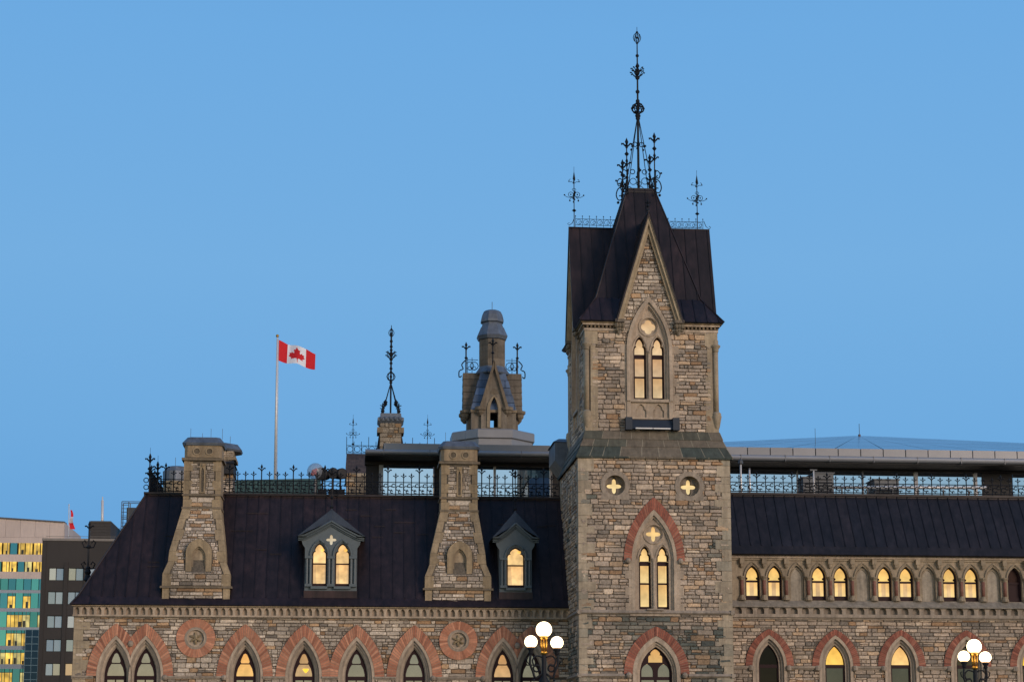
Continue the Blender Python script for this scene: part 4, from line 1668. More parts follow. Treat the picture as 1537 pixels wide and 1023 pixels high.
# ---- battered chimneys standing in the roof slope
def chimney(o):
    """in pixels of the left chimney as measured, mirrored into metres about its own axis"""
    k = 1 / 28.2
    Yf = YM - .14
    cx = wx(294.5, 880, Yf)
    z = lambda py, Y=Yf: W(294, py, Y).z
    zp0, zp1, zb1, zm1, zm2, zm3, zh, zcap = z(893.5), z(879), z(877), z(762), z(743), z(690), z(687), z(667)
    Yn = Yf + 1.0                                     # shaft front
    zb = [zp1, z(861), z(842), z(826), z(762, Yn)]
    hw_ = [1.72, 1.71, 1.46, 1.42, .97]
    dyv = [0.0, .0, .20, .26, 1.0]
    cxs = cx + .10
    s = MB(o)
    rr_ = random.Random(33)
    yback = Yf + 4.0
    # core
    s.hexa([(cx - 1.70, Yf, zp0 - .4), (cx + 1.70, Yf, zp0 - .4), (cx + 1.7, yback, zp0 - .4), (cx - 1.7, yback, zp0 - .4),
            (cx - 1.70, Yf, zp1), (cx + 1.70, Yf, zp1), (cx + 1.7, yback, zp1), (cx - 1.7, yback, zp1)], (.11, .10, .085))
    for i in range(4):
        a, b = hw_[i], hw_[i + 1]
        ca, cb = cx, (cxs if i == 3 else cx)
        s.hexa([(ca - a, Yf + dyv[i], zb[i]), (ca + a, Yf + dyv[i], zb[i]), (ca + a, yback, zb[i]), (ca - a, yback, zb[i]),
                (cb - b, Yf + dyv[i + 1], zb[i + 1]), (cb + b, Yf + dyv[i + 1], zb[i + 1]), (cb + b, yback, zb[i + 1]), (cb - b, yback, zb[i + 1])], (.11, .10, .085))
    zt = z(667, Yn)
    zn = lambda py: z(py, Yn)
    s.box(cxs - .95, cxs + .95, Yn, Yn + 1.7, zn(763), zn(690), (.11, .10, .085))
    # masonry on the front, following the batter
    def batter(x, zq):
        for i in range(4):
            if zb[i] <= zq <= zb[i + 1]:
                t = (zq - zb[i]) / (zb[i + 1] - zb[i])
                return hw_[i] + (hw_[i + 1] - hw_[i]) * t, dyv[i] + (dyv[i + 1] - dyv[i]) * t
        return .97, 1.0
    nich = lancet(cx + .08, .70, z(857), z(829), z(806.5), 8)
    tmp = MB()
    stones(tmp, cx - 1.5, cx + 1.5, zb[0] + .02, zb[4], 0, [nich], rr_, PALL, None,
           [(cx - 1.40, zb[0]), (cx + 1.40, zb[0]), (cx + 1.38, zb[1]), (cx + 1.16, zb[2]), (cx + 1.12, zb[3]), (cxs + .60, zb[4]), (cxs - .60, zb[4]), (cx - 1.12, zb[3]), (cx - 1.16, zb[2]), (cx - 1.38, zb[1])], .14, .26)
    base = len(s.v)
    for p in tmp.v:
        s.pt((p.x, Yf + batter(p.x, p.z)[1] + p.y, p.z))
    for f_, c_ in zip(tmp.f, tmp.c):
        s.f.append([q + base for q in f_])
        s.c.append(c_)
    stones(s, cx - 1.34, cx + 1.34, zp0 - .3, zp1 - .1, Yf, [], rr_, PALL, None, None, .14, .2)
    stones(s, cxs - .62, cxs + .62, zn(760), zn(746), Yn, [], rr_, PALL, None, None, .14, .24)
    stones(s, cxs - .62, cxs + .62, zn(741), zn(695), Yn, [rect(cxs - .16, cxs + .16, zn(741), zn(695))], rr_, PALL, None, None, .16, .28)
    body = s.build('chimney', 'stone', wing)
    # dressed edges
    q = MB(o)
    c3 = (.27, .215, .145)
    for sg in (-1, 1):
        for i in range(4):
            n = max(1, int((zb[i + 1] - zb[i]) / .5))
            for j in range(n):
                t0, t1 = j / n, (j + 1) / n
                L_ = lambda t, arr: arr[i] + (arr[i + 1] - arr[i]) * t
                ca = lambda t: cx + (cxs - cx) * (t if i == 3 else 0)
                w_ = .34 if (i + j) % 2 else .46
                h0, h1 = L_(t0, hw_), L_(t1, hw_)
                y0, y1 = Yf + L_(t0, dyv) - .055, Yf + L_(t1, dyv) - .055
                z0, z1 = L_(t0, zb) + .006, L_(t1, zb) - .006
                xo0, xo1 = ca(t0) + sg * (h0 + .03), ca(t1) + sg * (h1 + .03)
                xi0, xi1 = xo0 - sg * w_, xo1 - sg * w_
                cc = jit(rr_, .88, 1.12, c3)
                P = [(xo0, y0, z0), (xi0, y0, z0), (xi0, y0 + .5, z0), (xo0, y0 + .5, z0), (xo1, y1, z1), (xi1, y1, z1), (xi1, y1 + .5, z1), (xo1, y1 + .5, z1)]
                q.hexa(P, cc)
                P2 = [(xo0, y0 + .505, z0), (xo0 - sg * .3, y0 + .505, z0), (xo0 - sg * .3, yback, z0), (xo0, yback, z0),
                      (xo1, y1 + .505, z1), (xo1 - sg * .3, y1 + .505, z1), (xo1 - sg * .3, yback, z1), (xo1, yback, z1)]
                q.hexa(P2, cc)
        zz_ = zn(763)
        j = 0
        while zz_ < zn(692):
            h = min(.5, zn(690) - zz_)
            w_ = .30 if j % 2 else .46
            a, b = cxs + sg * .98, cxs + sg * (.98 - w_)
            q.box(min(a, b), max(a, b), Yn - .055, Yn + .5, zz_ + .006, zz_ + h - .006, jit(rr_, .88, 1.12, c3))
            q.box(min(a, a - sg * .2), max(a, a - sg * .2), Yn + .505, Yn + 1.72, zz_ + .006, zz_ + h - .006, c3)
            zz_ += h
            j += 1
        a, b = cx + sg * 1.73, cx + sg * 1.38
        q.box(min(a, b), max(a, b), Yf - .05, Yf + 1, zp0 - .3, zp1 - .08, c3)
    q.prism(rect(cxs - .15, cxs + .15, zn(741) + .05, zn(695)), [lancet(cxs, .07, zn(738), zn(708), zn(701), 4)], Yn - .06, Yn + .02, c3)
    q.ball(cxs, Yn - .04, zn(698), .10, 8, 1, c3)
    q.build('dressed_edge', 'ashlar', body)
    # bands, niche, head
    for zc_, e, y0, hw2, hh in ((zp1 - .06, .10, Yf, 1.75, .11), (zn(762), .07, Yn, .97, .11), (zn(742.5), .07, Yn, .97, .11), (zn(689), .13, Yn, .97, .13)):
        cc = cx if y0 == Yf else cxs
        q = MB(o)
        q.box(cc - hw2 - e, cc + hw2 + e, y0 - e - .03, y0 + (3.6 if y0 == Yf else 1.75), zc_ - hh / 2, zc_ + hh / 2, (.15, .125, .095))
        q.build('stone_band', 'ashlar', body)
    q = MB(o)
    nx = cx + .08
    yb_ = Yf + .02
    ns = [lancet(nx, w_, z(857), z(zs__), zt_, 8) for w_, zt_, zs__ in ((.66, z(807.5), 829), (.36, z(819), 836), (.28, z(822), 836))]
    q.ring(ns[0], ns[1], yb_, yb_ + .6, c3)
    q.ring(lancet(nx, .365, z(857), z(836), z(818.8), 8), ns[2], yb_ + .10, yb_ + .6, (.23, .19, .14))
    q.prism(lancet(nx, .29, z(857), z(836), z(821.8), 8), [], yb_ + .19, yb_ + .5, (.30, .245, .18))
    q.box(nx - .40, nx + .40, yb_ + .04, yb_ + .3, z(859), z(856.6), c3)
    q.build('niche', 'ashlar', body)
    q = MB(o)
    zh0, zh1 = zn(686), zn(668)
    hwh, ch = .92, .30
    octo = lambda h, c: [(-h + c, 0), (h - c, 0), (h, c), (h, 1.7 - c), (h - c, 1.7), (-h + c, 1.7), (-h, 1.7 - c), (-h, c)]
    def slab(h0, c0, g0_, za, h1, c1, g1, zb_, col):
        A = [(cxs + x, Yn + y * (1.7 + 2 * g0_) / 1.7 - g0_, za) for x, y in octo(h0, c0)]
        B = [(cxs + x, Yn + y * (1.7 + 2 * g1) / 1.7 - g1, zb_) for x, y in octo(h1, c1)]
        for k_ in range(8):
            q.poly([A[k_], A[(k_ + 1) % 8], B[(k_ + 1) % 8], B[k_]], col)
        q.poly(A[::-1], col)
        q.poly(B, col)
    slab(.98, .16, .03, zh0, .98, .16, .03, zh1, (.25, .20, .14))
    for s_ in (-1, 1):
        xx = cxs + s_ * .33
        zz_ = (zh0 + zh1) / 2
        q.prism(circ(xx, zz_, .21, 20), [circ(xx, zz_, .15, 20)], Yn - .075, Yn - .02, (.27, .22, .155))
        q.prism(circ(xx, zz_, .152, 20), [], Yn - .036, Yn - .02, (.10, .085, .065))
    head = q.build('chimney_head', 'ashlar', body)
    q = MB(o)
    slab(1.08, .2, .10, zh1, 1.12, .22, .14, zh1 + .14, WHITE)
    slab(1.12, .22, .14, zh1 + .14, .86, .2, -.10, zh1 + .46, WHITE)
    for dx in (-.72, -.1, .35, .95):
        q.tube([(cxs + dx, Yn + .5, zh1 + .4), (cxs + dx, Yn + .5, zh1 + .4 + (.6 if dx != -.1 else .35))], .010, 4)
    q.build('chimney_cap', 'lead', body)
    return body


ch1 = chimney(OW)
dx = wx(687.6, 880, YM - .14) - wx(294.5, 880, YM - .14)
ch2 = dup(ch1, wing, (dx, 0, 0))

# ---- dormers
def dormer(cx, half, two, o):
    Yd = YM - .04
    z = lambda py: W(497, py, Yd).z
    zb, zs, zt = z(886), z(878), z(825)
    zg, zea = z(784), z(805)
    rr_ = random.Random(5)
    s = MB(o)
    L_ = [(-.46, 0.21), (.46, .21)] if two else [(0, .0)]
    lights = [cx - .60, cx + .60] if two else [cx]
    gh = .385 if two else .47
    outl = [(cx - half, zb), (cx + half, zb), (cx + half, z(822)), (cx + half + .14, z(816)), (cx + half + .22, zea), (cx, zg - .02), (cx - half - .22, zea), (cx - half - .14, z(816)), (cx - half, z(822))]
    hl = [trefoil(c, gh, z(879), z(834), z(814.5 if two else 818)) for c in lights]
    hq = [quatrefoil(cx, z(809.5), .27, .62)] if two else []
    s.prism(outl, hl + hq, Yd, Yd + .16)
    for sg in (-1, 1):                                # cheeks
        xo, xi = cx + sg * half, cx + sg * (half - .12)
        s.box(min(xo, xi), max(xo, xi), Yd + .161, Yd + 3.2, zb, zea + .05)
    for c in lights:                                  # hood moulds
        a = lancet(c, gh + .09, z(834), z(834), z(810 if two else 813.5), 8)
        s.tube([(px, Yd - .04, pz) for px, pz in a], .065, 6)
    for c in sorted({round(c + sg * (gh + .17), 3) for c in lights for sg in (-1, 1)} if not two else {round(cx - .60 - gh - .17, 3), round(cx, 3), round(cx + .60 + gh + .17, 3)}):
        for d in (-.09, .09):
            s.tube([(c + d, Yd - .09, z(876)), (c + d, Yd - .09, z(838))], .065, 8)
        s.box(c - .20, c + .20, Yd - .19, Yd - .002, z(838), z(834.5))
        s.box(c - .19, c + .19, Yd - .18, Yd - .002, z(880), z(876))
    body = s.build('dormer', 'paint', wing)
    q = MB(o)                                         # moulded gable cornice
    for sg in (-1, 1):
        pts = [(cx + sg * (half + .36), zea - .05), (cx + sg * (half + .05), zea - .02), (cx + sg * (half * .55), zea + .42 * (zg - zea)), (cx, zg)]
        for (a, b) in zip(pts, pts[1:]):
            for dy, dz, r_ in ((-.17, .06, .055), (-.11, -.06, .05), (-.05, -.15, .035)):
                q.tube([(a[0], Yd + dy, a[1] + dz), (b[0], Yd + dy, b[1] + dz)], r_, 5)
        n = 12
        for i in range(n):
            t = (i + .5) / n
            t *= len(pts) - 1
            a, b = pts[int(t)], pts[int(t) + 1]
            u_ = t - int(t)
            q.ball(a[0] + (b[0] - a[0]) * u_, Yd - .10, a[1] + (b[1] - a[1]) * u_ - .04, .045, 5)
    q.build('gable_moulding', 'paint', body)
    q = MB(o)                                         # roof: two slopes with a hipped-forward eave
    zr = z(763)
    ew = half + .42
    zl = zea - .02
    yo = Yd - .30
    for sg in (-1, 1):
        A_, B_ = (cx + sg * ew, yo, zl), (cx + sg * ew, Yd + 3.0, zl)
        T1, T2 = (cx, yo + .45, zr), (cx, Yd + 3.4, zr)
        q.poly([A_, B_, T2, T1] if sg > 0 else [B_, A_, T1, T2])
        q.poly([A_, T1, (cx, yo + .22, zg + .10)] if sg < 0 else [T1, A_, (cx, yo + .22, zg + .10)])
        M_ = (cx + sg * (half * .6), yo + .02, zea + .42 * (zg - zea) + .12)
        q.poly([A_, (cx, yo + .22, zg + .1), M_][::sg])
        q.poly([(A_[0], A_[1], A_[2]), (A_[0], B_[1], A_[2]), (A_[0] - sg * .5, B_[1], A_[2] - .01), (A_[0] - sg * .5, A_[1] + .02, A_[2] - .01)])
    q.tube([(cx, yo + .45, zr), (cx, Yd + 3.4, zr)], .04, 5)
    q.build('dormer_roof', M['dormer_lead'], body)
    q = MB(o)
    q.box(cx - half - .03, cx + half + .03, Yd - .08, Yd + .3, zb - .38, zb - .005, (.032, .016, .015))
    q.build('dormer_base', 'copper', body)
    for c in lights:
        q = MB(o)
        q.box(c - gh - .05, c + gh + .05, Yd - .16, Yd + .05, z(883.5), z(879.5))
        q.build('sill', 'paint', body)
    for c in lights:
        f = MB(o)
        f.ring(trefoil(c, gh + .01, z(879), z(834), z(814 if two else 817.5)), trefoil(c, gh - .065, z(879), z(834), z(816.5 if two else 820)), Yd + .10, Yd + .19)
        f.box(c - gh, c + gh, Yd + .102, Yd + .18, z(846.5), z(844.5))
        f.box(c - gh + .05, c + gh - .05, Yd + .105, Yd + .18, z(879), z(875))
        w_ = f.build('window_frame', 'frame', body)
        for a, b, cc in ((z(879), z(845.5), (.98, .64, .28)), (z(845.5), z(814), (1.0, .65, .27))):
            p = MB(o)
            p.poly([(c - gh, Yd + .17, a), (c + gh, Yd + .17, a), (c + gh, Yd + .17, b), (c - gh, Yd + .17, b)], cc)
            p.build('pane', 'lit_deep', body)
            if b < z(840):                            # curtain drawn to one side of the lower sash
                p = MB(o)
                p.poly([(c - gh, Yd + .165, a), (c - gh * .35, Yd + .165, a), (c - gh * .5, Yd + .165, b), (c - gh, Yd + .165, b)], (.72, .47, .22))
                p.poly([(c + gh * .55, Yd + .165, a), (c + gh, Yd + .165, a), (c + gh, Yd + .165, b), (c + gh * .7, Yd + .165, b)], (.78, .53, .27))
                p.build('curtain', 'lit_deep', body)
            else:
                p = MB(o)
                p.lathe(c + gh * .45, Yd + .16, [(.01, z(827)), (.11, z(826)), (.09, z(823.5)), (.01, z(822.5))], 8, 0, (1.25, .72, .16))
                p.build('ceiling_lamp', 'lit_deep', body)
    if two:
        p = MB(o)
        zz_ = z(809.5)
        p.poly([(cx - .35, Yd + .12, zz_ - .35), (cx + .35, Yd + .12, zz_ - .35), (cx + .35, Yd + .12, zz_ + .35), (cx - .35, Yd + .12, zz_ + .35)], (.66, .58, .42))
        p.build('quatrefoil_pane', 'lit', body)
    q = MB(o)
    yq = yo + .5
    q.tube([(cx, yq, zr - .05), (cx, yq, zr + 2.1)], .03, 5)
    q.ball(cx, yq, zr + .12, .10, 6)
    for s_ in (-1, 1):
        q.tube([(cx, yq, zr + 1.1), (cx + s_ * .3, yq, zr + .95), (cx + s_ * .5, yq, zr + 1.15), (cx + s_ * .36, yq, zr + 1.3)], .03, 4)
        q.circle(cx + s_ * .2, yq, zr + .85, .14, .02, 'xz', 9)
    lozenge(q, cx, yq, zr + .6, .09, .12)
    fleur(q, cx, yq, zr + 1.75, .5)
    q.build('dormer_finial', 'iron', body)
    return body


M['lit_deep'] = lit_mat('lit_attic', .95, .30, 2.4, warm=.2)
M['dormer_lead'] = mat('slate_lead', (.042, .052, .066), .5, .25, 2, .2, streak=.2)
dormer(wx(496.8, 840, YM), 1.36, True, OW)
dormer(wx(773.8, 840, YM), .86, False, OW)

# iron finial of the dormer round the corner on the left flank
q = MB(OW)
pf = W(131.5, 872, YM + 3.0)
kz = lambda py: W(131.5, py, YM + 3.0).z
X_, Y_ = pf.x, YM + 3.0
q.tube([(X_, Y_, kz(876) - .6), (X_, Y_, kz(786))], .05, 5)
fleur(q, X_, Y_, kz(795), .5)
q.lathe(X_, Y_, [(.05, kz(874)), (.22, kz(870)), (.12, kz(862)), (.18, kz(858)), (.05, kz(850))], 8)
for py in (813, 845):
    for s_ in (-1, 1):
        q.tube([(X_, Y_, kz(py) - .3), (X_ + s_ * .25, Y_, kz(py) - .28), (X_ + s_ * .36, Y_, kz(py) - .02), (X_ + s_ * .22, Y_, kz(py) + .1), (X_ + s_ * .14, Y_, kz(py) - .06)], .035, 4)
    q.ball(X_, Y_, kz(py) - .25, .12, 6)
q.build('dormer_finial', 'iron', wing)
q = MB(OW)
dz0 = kz(905)
q.hexa([(xe + .5, Y_ - 1.1, dz0), (xe + 3, Y_ - 1.1, dz0), (xe + 3, Y_ + 1.1, dz0), (xe + .5, Y_ + 1.1, dz0),
        (X_ - .0, Y_ - .02, kz(872)), (xe + 3, Y_ - .02, kz(872)), (xe + 3, Y_ + .02, kz(872)), (X_ - .0, Y_ + .02, kz(872))], COP)
q.build('dormer', 'copper', wing)

# ================================================================== RIGHT WING
RX0, RX1 = TX + HW - .2, W(2040, 900, YM).x
rwing = thing('stone_wing', (RX0, YM, 0), 'stone wing right of the tower with a row of small lit arched attic windows', 'building')
OR = (RX0, YM, 0)
rng = random.Random(55)
q_ = lambda py, px=1300, Y=YM: W(px, py, Y).z
RE = q_(832, 1300, YM - .35)
R_LED1, R_LED0 = q_(901), q_(910.5)
R_CB0 = q_(922.6)
R_B0 = q_(928.5)
R_ST = q_(1001.5)
pit = W(1080 + 672 / 3.363, 870, YM).x - W(1080 + 227 / 3.363, 870, YM).x
pit /= 4
xb0 = W(1080 + 112 / 3.363, 840, YM).x
low = [W(px, 1000, YM).x for px in (1154.9, 1254.6, 1353.2, 1451.9, 1550.6, 1649.3, 1748, 1846.6, 1945)]
lbz, lba, lsa, lga = q_(999), q_(944.3), q_(953), q_(968.7)
mb = MB(OR)
plate(mb, rect(RX0, RX1, 0, R_B0 + .1), [lancet(c, .80, .6, lbz, lsa - .17, 10) for c in low if c < RX1 - 1], YM)
ex = [lancet(c, .93, 0, lbz, lsa, 10) for c in low] + [lancet(c, 1.26, lbz, lbz + .01, lba - .04, 10) for c in low]
stones(mb, RX0, RX1, R_ST + .08, R_B0, YM, ex, rng, [(c, w_) for c, w_ in PAL], None, None, .14, .27)
stones(mb, RX0, RX1, 2.0, R_ST - .07, YM, ex, rng, PAL, None, None, .14, .27)
mb.build('wall', 'stone', rwing)
# corbel course + ledge
mb = MB(OR)
corbels(mb, RX0, RX1, R_CB0 + .02, R_LED0 - .02, YM - .21, YM - .02, pit / 2, ASH_D, .93)
mb.box(RX0, RX1, YM - .05, YM + .1, R_CB0, R_LED0 + .02, tuple(v * .75 for v in ASH_D))
mb.box(RX0, RX1, YM - .225, YM + .1, R_B0 + .06, R_CB0 + .021, ASH_D)
mb.box(RX0, RX1, YM - .12, YM + .1, R_B0 - .04, R_B0 + .065, ASH_D)
mb.build('corbel_table', 'ashlar', rwing)
mb = MB(OR)
YA = YM + .06                                         # arcade plane
mb.hexa([(RX0, YM - .30, R_LED0), (RX1, YM - .30, R_LED0), (RX1, YA + .3, R_LED0), (RX0, YA + .3, R_LED0),
         (RX0, YA + .02, R_LED1), (RX1, YA + .02, R_LED1), (RX1, YA + .3, R_LED1), (RX0, YA + .3, R_LED1)], (.20, .185, .165))
mb.box(RX0, RX1, YM - .33, YM + .05, R_LED0 - .06, R_LED0 - .001, (.20, .185, .165))
mb.build('ledge', 'ashlar', rwing)
# arcade
n_a = int((RX1 - xb0) / pit)
imp, aap, aof = q_(867.5), q_(850), q_(844.5)
abot = R_LED1
cen = [xb0 + pit * (k + .5) - .015 for k in range(n_a)]
mb = MB(OR)
A_COL = (.27, .225, .17)
rect_o = rect(RX0, RX1, abot - .02, RE - .18)
mb.prism(rect_o, [lancet(c, .40, abot, imp, aap + .04, 8) for c in cen], YA, YA + .30, A_COL, back=False, sides=False)
mb.box(RX0, RX1, YA - .14, YA + .1, RE - .19, RE - .04, ASH)
mb.box(RX0, RX1, YA - .07, YA + .1, RE - .30, RE - .191, A_COL)
for c in cen:
    a = lancet(c, .475, imp, imp, aof, 8)
    mb.tube([(x, YA - .02, z) for x, z in a], .055, 5, A_COL)
mb.build('arcade_wall', 'ashlar', rwing)
for k in range(n_a + 1):
    x = xb0 + pit * k
    mb = MB(OR)
    zt_ = RE - .30
    mb.box(x - .12, x + .12, YA - .20, YA + .02, zt_ - .20, zt_ + .09, A_COL)
    mb.lathe(x, YA - .06, [(.05, zt_ - .42), (.11, zt_ - .34), (.13, zt_ - .19)], 6, 0, A_COL)
    mb.build('bracket', 'ashlar', rwing)
    mb = MB(OR)
    xs = x - .01
    mb.tube([(xs, YA - .05, abot + .25), (xs, YA - .05, imp - .12)], .095, 8, (.20, .095, .075))
    co = mb.build('column', 'ashlar', rwing, True)
    mb = MB(OR)
    mb.lathe(xs, YA - .05, [(.10, imp - .14), (.12, imp - .08), (.19, imp + .02), (.20, imp + .07), (.13, imp + .08)], 8, col=A_COL)
    mb.build('column_capital', 'ashlar', co)
    mb = MB(OR)
    mb.lathe(xs, YA - .05, [(.20, abot - .0), (.19, abot + .10), (.13, abot + .18), (.12, abot + .27)], 8, col=A_COL)
    mb.build('column_base', 'ashlar', co)
for k, c in enumerate(cen):
    blind = k % 3 == 2
    if blind:
        mb = MB(OR)
        mb.prism(lancet(c, .405, abot + .001, imp, aap + .045, 8), [], YA + .16, YA + .2, (.30, .27, .23))
        mb.ring(lancet(c, .36, abot + .1, imp, aap - .05, 8), lancet(c, .30, abot + .1, imp, aap - .13, 8), YA + .12, YA + .165, A_COL)
        mb.build('blind_arch', 'ashlar', rwing)
        continue
    f = MB(OR)
    yf = YA + .20
    f.ring(lancet(c, .405, abot + .02, imp, aap + .045, 8), lancet(c, .30, abot + .02, imp + .05, aap - .06, 8), yf, yf + .07)
    f.box(c - .31, c + .31, yf + .003, yf + .07, q_(874), q_(871))
    f.box(c - .31, c + .31, yf + .004, yf + .07, abot + .02, q_(894))
    for s_ in (-1, 1):                                # little cusps of the arch head
        f.ball(c + s_ * .29, yf + .03, imp - .03, .07, 6)
    w_ = f.build('arcade_window', 'frame', rwing)
    darkw = k in (12, 13)
    p = MB(OR)
    z0, z1, z2 = abot, q_(872.5), aap
    p.poly([(c - .35, yf + .06, z1), (c + .35, yf + .06, z1), (c + .35, yf + .06, z2), (c - .35, yf + .06, z2)], jit(rng, .82, 1.05, (1.0, .65, .20)))
    p.build('pane', 'pane_dark' if darkw else 'lit', w_) if not darkw else p.build('pane', 'frame', w_)
    if not darkw:
        for xa, xb, cc in ((-.35, -.12, (1.0, .72, .31)), (-.12, .11, jit(rng, .85, 1.1, (.74, .52, .27))), (.11, .35, (1.0, .70, .29))):
            p = MB(OR)
            p.poly([(c + xa, yf + .06, z0), (c + xb, yf + .06, z0), (c + xb, yf + .06, z1), (c + xa, yf + .06, z1)], cc)
            p.build('pane' if xa != -.12 else 'curtain', 'lit', w_)
    else:
        p = MB(OR)
        p.poly([(c - .35, yf + .06, z0), (c + .35, yf + .06, z0), (c + .35, yf + .06, z1), (c - .35, yf + .06, z1)], WHITE)
        p.build('pane', 'frame', w_)

# lower windows
mb = MB(OR)
ed = [RX0] + [v for c in low for v in (c - 1.02, c + 1.02)] + [RX1]
for a, b in zip(ed[::2], ed[1::2]):
    if b - a < .2:
        continue
    mb.box(a, b, YM - .17, YM + .02, R_ST - .03, R_ST + .08, ASH_D)
    mb.box(a, b, YM - .11, YM + .02, R_ST - .10, R_ST - .031, ASH_D)
    for xx in (a, b):
        mb.lathe(xx, YM - .10, [(.05, R_ST - .2), (.15, R_ST - .14), (.16, R_ST + .04), (.10, R_ST + .11)], 8, 0, ASH_D)
mb.build('string_course', 'ashlar', rwing)
ltr = q_(999)
top_look = ['dark', (1.0, .62, .12), (.95, .60, .22), None, (1.0, .62, .05), (1.0, .6, .1)]
for i, c in enumerate(low):
    s = MB(OR)
    wprev, zprev, yy = .925, lsa, YM - .085
    for dw, dy, col in ((.15, .12, ASH), (.12, .10, ASH_D), (.12, .06, ASH)):
        s.ring(lancet(c, wprev, .5, lbz, zprev, 10), lancet(c, wprev - dw, .5, lbz, zprev - dw * 1.3, 10), yy, YM + .5, col)
        wprev, zprev, yy = wprev - dw + .003, zprev - dw * 1.3 + .004, yy + dy
    win = s.build('window', 'ashlar', rwing)
    f = MB(OR)
    f.prism(lancet(c, wprev, .5, lbz, zprev, 10), [lancet(c, wprev - .06, ltr + .08, lbz + .08, zprev - .09, 8), rect(c - .46, c + .46, 1.0, ltr - .1)], YM + .22, YM + .3)
    f.build('frame', 'frame', win)
    t = top_look[i % 6]
    p = MB(OR)
    p.poly([(c - .6, YM + .28, ltr), (c + .6, YM + .28, ltr), (c + .6, YM + .28, lga + .1), (c - .6, YM + .28, lga + .1)], t if isinstance(t, tuple) else ((.35, .30, .22) if t is None else (.06, .055, .05)))
    p.build('pane', 'lit' if isinstance(t, tuple) else 'pane', win)
    p = MB(OR)
    p.poly([(c - .6, YM + .28, .8), (c + .6, YM + .28, .8), (c + .6, YM + .28, ltr), (c - .6, YM + .28, ltr)], (.10, .09, .08) if i == 0 else (.42, .44, .42))
    p.build('pane', 'pane', win)
    b = MB(OR)
    bricks(b, c, .929, 1.30, lbz, lsa + .01, lba, YM - .09, 23, rng, tint=TBR)
    b.build('brick_arch', 'brick', win)

# roof
RYE = YM - .35
RZT = q_(744, 1300, YM + 1.7)
RYT = YM + 1.7
rzf = q_(820, 1300, YM - .1)
mb = MB(OR)
CB = (.0125, .0108, .0140)
seamed(mb, (RX0, RYE, RE), (RX1, RYE, RE), (RX1, YM - .1, rzf), (RX0, YM - .1, rzf), 40, CB, rng, off=1.0)
seamed(mb, (RX0, YM - .1, rzf), (RX1, YM - .1, rzf), (RX1, RYT, RZT), (RX0, RYT, RZT), .575, CB, rng, vary=.12)
mb.poly([(RX0, RYE, RE), (RX0, RYE + .08, RE - .06), (RX1, RYE + .08, RE - .06), (RX1, RYE, RE)], CB)
mb.poly([(RX0, RYE + .08, RE - .06), (RX0, YM + .2, RE - .06), (RX1, YM + .2, RE - .06), (RX1, RYE + .08, RE - .06)], CB)
mb.poly([(RX0, RYT, RZT), (RX1, RYT, RZT), (RX1, YM + 12, RZT), (RX0, YM + 12, RZT)], (.06, .06, .06))
rr2 = mb.build('roof', 'copper', rwing)
mb = MB(OR)
mb.box(RX0, RX1, RYT - .06, RYT + .2, RZT - .18, RZT - .02, (.024, .014, .014))
mb.box(RX0, RX1, RYT - .15, RYT + .3, RZT - .02, RZT + .10, (.02, .013, .013))
mb.build('roof_curb', 'copper', rr2)
mb = MB(OR)
zc2 = RZT + .09
hp2, ht2 = q_(713.5, 1300, RYT) - zc2, q_(708.5, 1300, RYT) - zc2
cresting(mb, RX0 + .15, RX1 - .2, RYT + .05, zc2, hp2, .49, 4, ht2)
mb.build('roof_cresting', 'iron', rwing)

